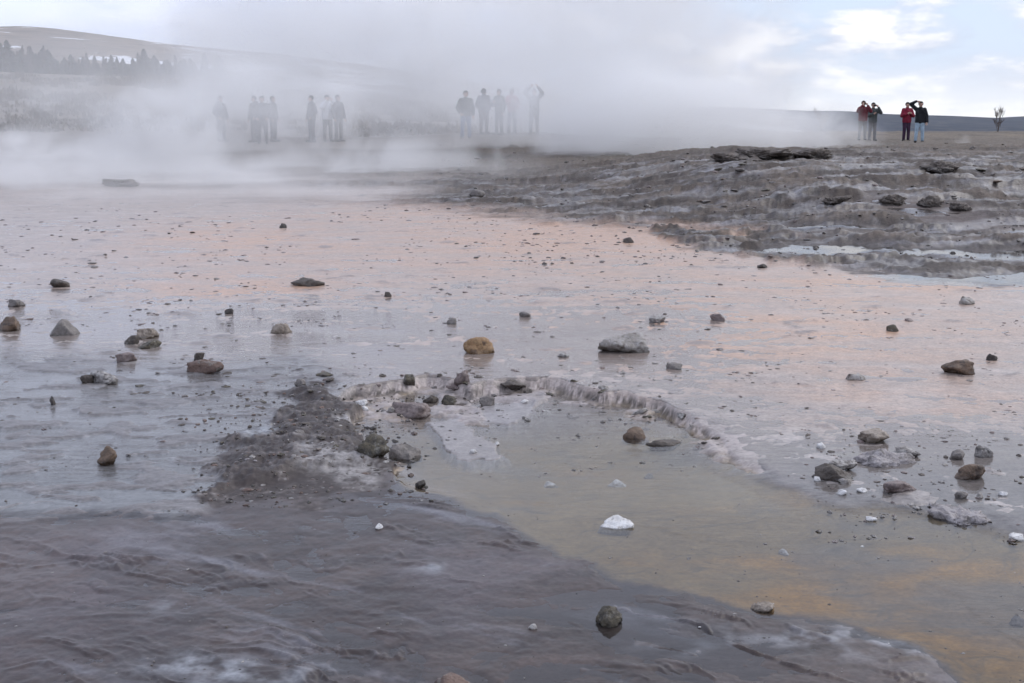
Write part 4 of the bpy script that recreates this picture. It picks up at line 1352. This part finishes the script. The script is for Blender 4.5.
ARMS = {  # elbow, wrist, hand tip for the right side (x > 0 is the wearer's left when facing -y); mirrored for the other
    'down': ((.27, .02, 1.12), (.27, -.06, .88), (.26, -.10, .79)),
    'pocket': ((.29, .06, 1.12), (.21, -.08, .95), (.17, -.11, .90)),
    'face': ((.29, -.20, 1.27), (.12, -.27, 1.52), (.06, -.22, 1.60)),
    'chest': ((.27, -.05, 1.13), (.10, -.22, 1.22), (.03, -.25, 1.26)),
    'high': ((.42, -.05, 1.62), (.20, -.10, 1.74), (.10, -.13, 1.72)),
    'overhead': ((.33, -.05, 1.58), (.14, -.09, 1.80), (.08, -.11, 1.88)),
}


def person(px, feet_y, hpx, pose, jacket, trousers, hair, label, facing=0.0, hood=False, stance=0.11, slim=1.0, legc=None, group=None):
    pl, pr = pose
    # distance from the height in the picture, standing on the ground there
    D = FPX * 1.72 / hpx
    x = (px - 512) / FPX * (D * CT + 0.15)
    z = float(field(np.array([x]), np.array([D]))[0][0])
    root = bpy.data.objects.new('person', None)
    COL.objects.link(root)
    root.location = (x, D, z)
    root.rotation_euler = (0, 0, facing)
    tag(root, label, 'person', group)
    s = slim
    hipz, kn, an = 0.92, 0.50, 0.09

    def arm(side, kind):
        e, w, h = ARMS[kind]
        return [Vector((side * a[0], a[1], a[2])) for a in (e, w, h)]
    sh = [Vector((.165 * s, 0.01, 1.40)), Vector((-.165 * s, 0.01, 1.40))]
    # body
    sg = [((0, .01, .95), .115 * s, (0, .01, 1.15), .10 * s), ((0, .01, 1.15), .10 * s, (0, .01, 1.34), .11 * s), ((0, .01, 1.34), .10, (0, .01, 1.46), .055),
          ((0, .01, 1.42), .052, (0, .0, 1.54), .052), ((0, -.02, 1.545), .060, (0, -.01, 1.62), .086), ((0, -.01, 1.62), .086, (0, .01, 1.65), .088)]
    for side, kind, k in ((1, pl, 0), (-1, pr, 1)):
        e, w, h = arm(side, kind)
        palm = w + (h - w) * .55
        sg += [(sh[k], .055, e, .042), (e, .042, w, .028), (w, .026, palm, .032)]
        dirh = (h - w).normalized()
        lat = dirh.cross(Vector((0, 1, .3))).normalized()
        curl = Vector((-side * .35, 0, -.12))
        for o_, ln in ((-.033, .060), (-.011, .075), (.011, .080), (.033, .068)):
            p0 = palm + dirh * .022 + lat * o_ * .8
            p1 = p0 + dirh * ln * .5 + lat * o_ * .2
            p2 = p1 + (dirh + curl * .8).normalized() * ln * .5
            sg += [(p0, .0105, p1, .0098), (p1, .0098, p2, .0085)]
        p0 = palm - lat * .020 - dirh * .012
        p1 = p0 - lat * .040 + dirh * .03
        sg += [(p0, .013, p1, .010)]
    for side in (1, -1):
        kp = (side * (.085 + stance * .25), -.01, kn); ap = (side * (.08 + stance * .4), .02, an)
        sg += [((side * .09 * s, 0, hipz - .04), .085 * s, kp, .055), (kp, .052, ap, .038), (ap, .036, (side * (.085 + stance * .45), -.12, .04), .034)]
    body = union_mesh('body', sg, [skinm, eyem, lipm], root, 0.009, 2)
    # face: nose, ears, eyes and mouth joined into the body mesh
    bm = bmesh.new()
    bm.from_mesh(body.data)

    def bead(c, sc, mi):
        g = bmesh.ops.create_icosphere(bm, subdivisions=2, radius=1.0)
        vs = g['verts']
        for v in vs:
            v.co = Vector((v.co.x * sc[0] + c[0], v.co.y * sc[1] + c[1], v.co.z * sc[2] + c[2]))
        for f_ in {f2 for v in vs for f2 in v.link_faces}:
            f_.material_index = mi
            f_.smooth = True
    bead((0, -.098, 1.585), (.013, .022, .022), 0)
    bead((.032, -.083, 1.615), (.012, .010, .008), 1)
    bead((-.032, -.083, 1.615), (.012, .010, .008), 1)
    bead((0, -.080, 1.548), (.022, .010, .006), 2)
    bead((.084, .0, 1.60), (.010, .020, .030), 0)
    bead((-.084, .0, 1.60), (.010, .020, .030), 0)
    bm.to_mesh(body.data)
    bm.free()
    # jacket
    js = []
    for side in (1, -1):
        js += [((side * .085 * s, .01, .90), .125 * s, (side * .08 * s, .01, 1.05), .122 * s), ((side * .08 * s, .01, 1.05), .122 * s, (side * .085 * s, .01, 1.26), .130 * s), ((side * .085 * s, .01, 1.26), .130 * s, (side * .05, .01, 1.38), .105)]
    js += [((0, .01, 1.34), .12, (0, .01, 1.50), .072), ((0, .0, .92), .135 * s, (0, .0, 1.30), .145 * s)]
    for side, kind, k in ((1, pl, 0), (-1, pr, 1)):
        e, w, h = arm(side, kind)
        js += [((side * .08, .01, 1.35), .10, sh[k], .090), (sh[k], .090, e, .078), (e, .078, e + (w - e) * .96, .056)]

    def squash(c):
        if abs(c.x) < .21 and c.z < 1.44:
            c.y *= 0.80
    union_mesh('jacket', js, [jacket], root, 0.020, 4)
    if hood:
        bmh = bmesh.new()
        bmesh.ops.create_uvsphere(bmh, u_segments=16, v_segments=10, radius=1)
        for v in bmh.verts:
            v.co = Vector((v.co.x * .13, v.co.y * .07 + .10, v.co.z * .08 + 1.47))
        to_obj('hood', bmh, jacket, root)
    # trousers
    tl = [((-.05, .01, .92), .125 * s, (.05, .01, .92), .125 * s)]
    for side in (1, -1):
        a_ = (side * .085 * s, .01, .84); k_ = (side * (.088 + stance * .25), -.005, kn); f_ = (side * (.085 + stance * .4), .015, .12)
        tl += [(a_, .108 * s, k_, .076 * s), (k_, .076 * s, f_, .064)]
    union_mesh('trousers', tl, [trousers], root, 0.018, 3)
    for side in (1, -1):
        cx_ = side * (.085 + stance * .43)
        union_mesh('shoe', [((cx_, .05, .060), .058, (cx_, -.05, .055), .054), ((cx_, -.05, .052), .052, (cx_ + side * .01, -.16, .042), .042)], [cloth('shoe_black', (.03, .028, .03))], root, 0.016, 2)
    # hair or hat: a cap over the back and top of the head
    bmh = bmesh.new()
    bmesh.ops.create_icosphere(bmh, subdivisions=3, radius=1)
    for v in bmh.verts:
        n = v.co.copy()
        v.co = Vector((n.x * .100, n.y * .105 + .012, n.z * .105 + 1.640))
    kill = [v for v in bmh.verts if (v.co.y < -.035 and v.co.z < 1.665) or v.co.z < 1.55]
    bmesh.ops.delete(bmh, geom=kill, context='VERTS')
    ho = to_obj('hair', bmh, hair, root)
    so = ho.modifiers.new('solid', 'SOLIDIFY')
    so.thickness = 0.02
    return root, D, z


CB = cloth('black', (.018, .018, .022)); CD = cloth('charcoal', (.035, .035, .042)); CM = cloth('maroon', (.20, .018, .040))
CW = cloth('maroon_dark', (.14, .018, .030)); CG = cloth('grey_green', (.075, .085, .085)); CJ = cloth('light_jeans', (.36, .46, .55))
CBJ = cloth('blue_jeans', (.11, .16, .28)); CDJ = cloth('dark_jeans', (.035, .045, .075)); CWH = cloth('white', (.78, .79, .82))
CO = cloth('dark_olive', (.045, .050, .042)); CGR = cloth('mid_grey', (.10, .10, .11)); CBR = cloth('brown', (.085, .06, .06))
CPK = cloth('rose', (.42, .13, .13)); CPU = cloth('plum', (.05, .025, .05)); CGT = cloth('grey_trouser', (.13, .125, .13))
HB = plain_mat('hair_black', (.018, .014, .013), .6, .2); HBR = plain_mat('hair_brown', (.06, .04, .028), .6, .2)

PEOPLE = [
    (862, 138, 38, ('face', 'face'), CW, CGT, HBR, 'person in a dark red jacket, both hands raised to the face, legs in steam', 0.0, {}),
    (872, 138, 37, ('face', 'chest'), CG, CGR, HB, 'person in a grey-green jacket beside the dark red jacket, hand at the face', 0.15, {}),
    (906, 138, 38, ('chest', 'chest'), CM, CPU, HB, 'person in a crimson jacket and dark trousers, hands held at the chest', 0.1, dict(stance=.05)),
    (919, 139, 40, ('down', 'high'), CB, CJ, HB, 'person in a black jacket and pale blue jeans with one elbow raised high', -0.15, dict(stance=.14)),
    (222, 138, 44, ('down', 'pocket'), CD, CD, HB, 'dark figure leftmost of all, standing alone in thick steam', 1.0, dict(hood=True)),
    (255, 139, 45, ('pocket', 'down'), CB, CD, HB, 'dark figure at the left of the three close together in thick steam', -0.8, dict(hood=True)),
    (263, 141, 46, ('pocket', 'pocket'), CD, CB, HB, 'dark broad figure in the middle of the three close together in steam', 0.2, {}),
    (274, 139, 44, ('down', 'down'), CGR, CD, HBR, 'dark figure with light hair at the right of the three close together', 1.3, {}),
    (312, 140, 45, ('pocket', 'down'), CD, CDJ, HB, 'person in dark jacket and dark jeans left of the white jacket', -1.0, {}),
    (328, 140, 45, ('face', 'face'), CWH, CB, HB, 'person in a white jacket with hands raised, black trousers', 0.5, {}),
    (339, 139, 45, ('down', 'down'), CGR, CD, HB, 'dark-clothed person right of the white jacket', 0.9, {}),
    (466, 135, 47, ('down', 'pocket'), CO, CBJ, HBR, 'person in a dark olive jacket and blue jeans at the left of the middle row', 0.2, dict(stance=.13)),
    (484, 135, 44, ('pocket', 'pocket'), CGR, CBR, HB, 'person in a loose grey coat and brownish trousers in the middle row', 2.6, dict(slim=1.12)),
    (499, 136, 44, ('down', 'chest'), CO, CD, HB, 'dark slim person in the middle row beside the rose-coloured sleeve', -0.7, dict(slim=.92)),
    (512, 136, 43, ('pocket', 'chest'), CPK, CGR, HBR, 'person in a rose-coloured top half hidden in the steam', 0.2, dict(slim=.9)),
    (534, 137, 44, ('overhead', 'overhead'), CB, CD, HB, 'dark person with both arms raised over the head, legs lost in steam', 0.0, {}),
]
PP = {}
for px0, fy, hp, pose, jk, trs, hr, lab, fac_, kw in PEOPLE:
    PP[px0] = person(px0, fy, hp, pose, jk, trs, hr, lab, fac_, **kw)

camm = plain_mat('camera_black', (.02, .02, .02), .35, .1)


def held_camera(who, label):
    root, D, z = PP[who]
    bm = bmesh.new()
    bmesh.ops.create_cube(bm, size=1)
    for v in bm.verts:
        v.co = Vector((v.co.x * .125, v.co.y * .05, v.co.z * .085))
    bmesh.ops.bevel(bm, geom=bm.edges[:], offset=.008, segments=2, affect='EDGES')
    o = to_obj('camera', bm, camm)
    bl = bmesh.new()
    tube(bl, Vector((0, -.02, -.004)), Vector((0, -.10, -.004)), .034, .036, 16)
    to_obj('lens', bl, camm, o)
    o.location = root.matrix_world @ Vector((0, 0, 0)) if False else Vector(root.location) + Matrix.Rotation(root.rotation_euler.z, 3, 'Z') @ Vector((0, -.155, 1.605))
    o.rotation_euler = root.rotation_euler
    tag(o, label, 'camera')


held_camera(862, 'small black camera held to the face by the dark red jacket')
held_camera(872, 'small black camera held to the face by the grey-green jacket')
# shoulder bag of the person in black
root, D, z = PP[919]
bm = bmesh.new()
bmesh.ops.create_cube(bm, size=1)
for v in bm.verts:
    k = 0.9 if v.co.z > 0 else 1.05
    v.co = Vector((v.co.x * .13 * k, v.co.y * .24 * k, v.co.z * .20))
bmesh.ops.bevel(bm, geom=bm.edges[:], offset=.03, segments=3, affect='EDGES')
bag = to_obj('shoulder_bag', bm, CB)
bag.location = Vector(root.location) + Vector((.27, .0, .93))
bs = bmesh.new()
pts = [Vector((-.02, -.08, .08)), Vector((-.10, -.13, .28)), Vector((-.26, -.14, .45)), Vector((-.42, -.03, .555)), Vector((-.30, .13, .45)), Vector((-.10, .14, .28)), Vector((-.02, .08, .08))]
for a, b in zip(pts[:-1], pts[1:]):
    tube(bs, a, b, .012, .012, 6)
to_obj('strap', bs, CB, bag)
tag(bag, 'black shoulder bag at the hip of the person in pale jeans', 'bag')

# ------------------------------------------------------------------ steam
def steam(name, cx, cy, D, rx, ry, rz, dens, scale=0.35, lo=0.35, hi=0.75, zc=None, seed=0.0, stretch=1.0, soft=1.0, step=1.0, col=(1.0, 1.0, 1.0)):
    x = (cx - 512) / FPX * D
    z = CAMH + (HZ - cy) * D / FPX if zc is None else zc
    bm = bmesh.new()
    bmesh.ops.create_uvsphere(bm, u_segments=24, v_segments=14, radius=1.0)
    m, t, out = new_mat('steam_vapour')
    tcn = N(t, 'ShaderNodeTexCoord')
    obj = tcn.outputs['Object']
    pos = N(t, 'ShaderNodeNewGeometry').outputs['Position']
    ln = N(t, 'ShaderNodeVectorMath', operation='LENGTH')
    t.links.new(obj, ln.inputs[0])
    r2 = math_node(t, 'MULTIPLY', ln.outputs['Value'], ln.outputs['Value'])
    fall = math_node(t, 'SUBTRACT', 1.0, r2, clamp=True)
    fall = math_node(t, 'POWER', fall, soft)
    nz = noise_node(t, mapping(t, pos, (scale, scale * stretch, scale * 1.15), (seed, seed * 0.7, -seed)), 1.0, 5, 0.56, 1.1)
    v = math_node(t, 'ADD', nz, math_node(t, 'MULTIPLY', math_node(t, 'SUBTRACT', fall, 0.5), 0.55))
    f = smooth(t, v, lo, hi)
    f = math_node(t, 'MULTIPLY', f, smooth(t, fall, 0.0, 0.5))
    dn = math_node(t, 'MULTIPLY', f, dens)
    pv = t.nodes.new('ShaderNodeVolumePrincipled')
    pv.inputs['Color'].default_value = (*col, 1)
    pv.inputs['Anisotropy'].default_value = 0.2
    t.links.new(dn, pv.inputs['Density'])
    t.links.new(pv.outputs[0], out.inputs['Volume'])
    m.cycles.volume_step_rate = step
    o = to_obj(name, bm, m)
    o.location = (x, D, z)
    o.scale = (rx, ry, rz)
    tag(o, kind='stuff')
    return o


# the vent bank behind the mound: thick and white
steam('steam', 640, 116, 37, 6.6, 4.0, 2.6, 0.62, 0.40, 0.45, 0.74, seed=1.3, step=0.55)
steam('steam', 775, 134, 39, 4.8, 3.0, 1.5, 0.65, 0.55, 0.44, 0.82, seed=4.1, step=0.55)
# the plume it sends up and over to the left
steam('steam', 560, 56, 53, 14.0, 4.6, 7.0, 0.40, 0.30, 0.46, 0.74, seed=7.7, step=0.55)
steam('steam', 345, 42, 54, 10.8, 5.0, 6.8, 0.34, 0.28, 0.46, 0.74, seed=2.2, step=0.55)
steam('steam', 600, -40, 40, 9.5, 6.0, 5.5, 0.20, 0.26, 0.42, 0.76, seed=5.9, step=0.55)
# wisps of steam trailing over the flat
steam('steam', 200, 178, 27, 11.5, 6.0, 1.3, 0.14, 0.42, 0.42, 0.86, seed=3.4, step=0.55)
steam('steam', 30, 180, 25, 3.8, 2.6, 1.4, 0.75, 0.65, 0.45, 0.80, seed=6.1, step=0.55)
steam('steam', 160, 155, 29, 3.0, 2.2, 2.5, 0.75, 0.60, 0.45, 0.80, seed=13.8, step=0.55)
steam('steam', 225, 186, 25, 2.8, 2.0, 0.9, 0.55, 0.70, 0.45, 0.80, seed=15.8, step=0.55)
steam('steam', 285, 165, 31, 2.0, 2.0, 1.5, 0.40, 0.60, 0.46, 0.80, seed=17.8, step=0.55)
steam('steam', 400, 172, 29, 3.4, 2.2, 1.6, 0.70, 0.60, 0.46, 0.80, seed=19.1, step=0.55)
steam('steam', 505, 116, 42, 3.9, 2.4, 2.3, 0.36, 0.45, 0.38, 0.82, seed=23.4, step=0.55)
steam('steam', 90, 128, 36, 4.2, 3.0, 2.0, 0.18, 0.45, 0.46, 0.80, seed=21.1, step=0.55)
steam('steam', 238, 102, 40, 4.2, 2.6, 2.3, 0.44, 0.42, 0.38, 0.82, seed=8.8, step=0.55)
steam('steam', 958, 148, 45, 0.5, 0.5, 0.7, 0.7, 1.2, 0.40, 0.85, seed=9.9, step=0.5)
steam('steam', 190, 196, 22, 8.0, 3.0, 0.8, 0.22, 0.60, 0.44, 0.86, seed=25.7, step=0.55)
steam('steam', 400, 112, 41, 10.5, 2.2, 2.8, 0.19, 0.40, 0.36, 0.80, seed=29.3, step=0.55)
steam('steam', 330, 112, 42, 1.9, 1.6, 1.9, 0.42, 0.55, 0.36, 0.80, seed=31.3, step=0.55)
# thin drift in front of the hillside
steam('steam', 150, 92, 80, 36, 27, 6.5, 0.028, 0.10, 0.25, 0.75, seed=11.3, step=0.5)

# ------------------------------------------------------------------ air
bm = bmesh.new()
bmesh.ops.create_cube(bm, size=2)
m, t, out = new_mat('air')
pv = t.nodes.new('ShaderNodeVolumePrincipled')
pv.inputs['Color'].default_value = (0.86, 0.91, 1.0, 1)
pv.inputs['Density'].default_value = 0.00003
t.links.new(pv.outputs[0], out.inputs['Volume'])
hz_ = to_obj('haze', bm, m)
hz_.scale = (7000, 7000, 130)
hz_.location = (0, 0, 62)
tag(hz_, kind='stuff')
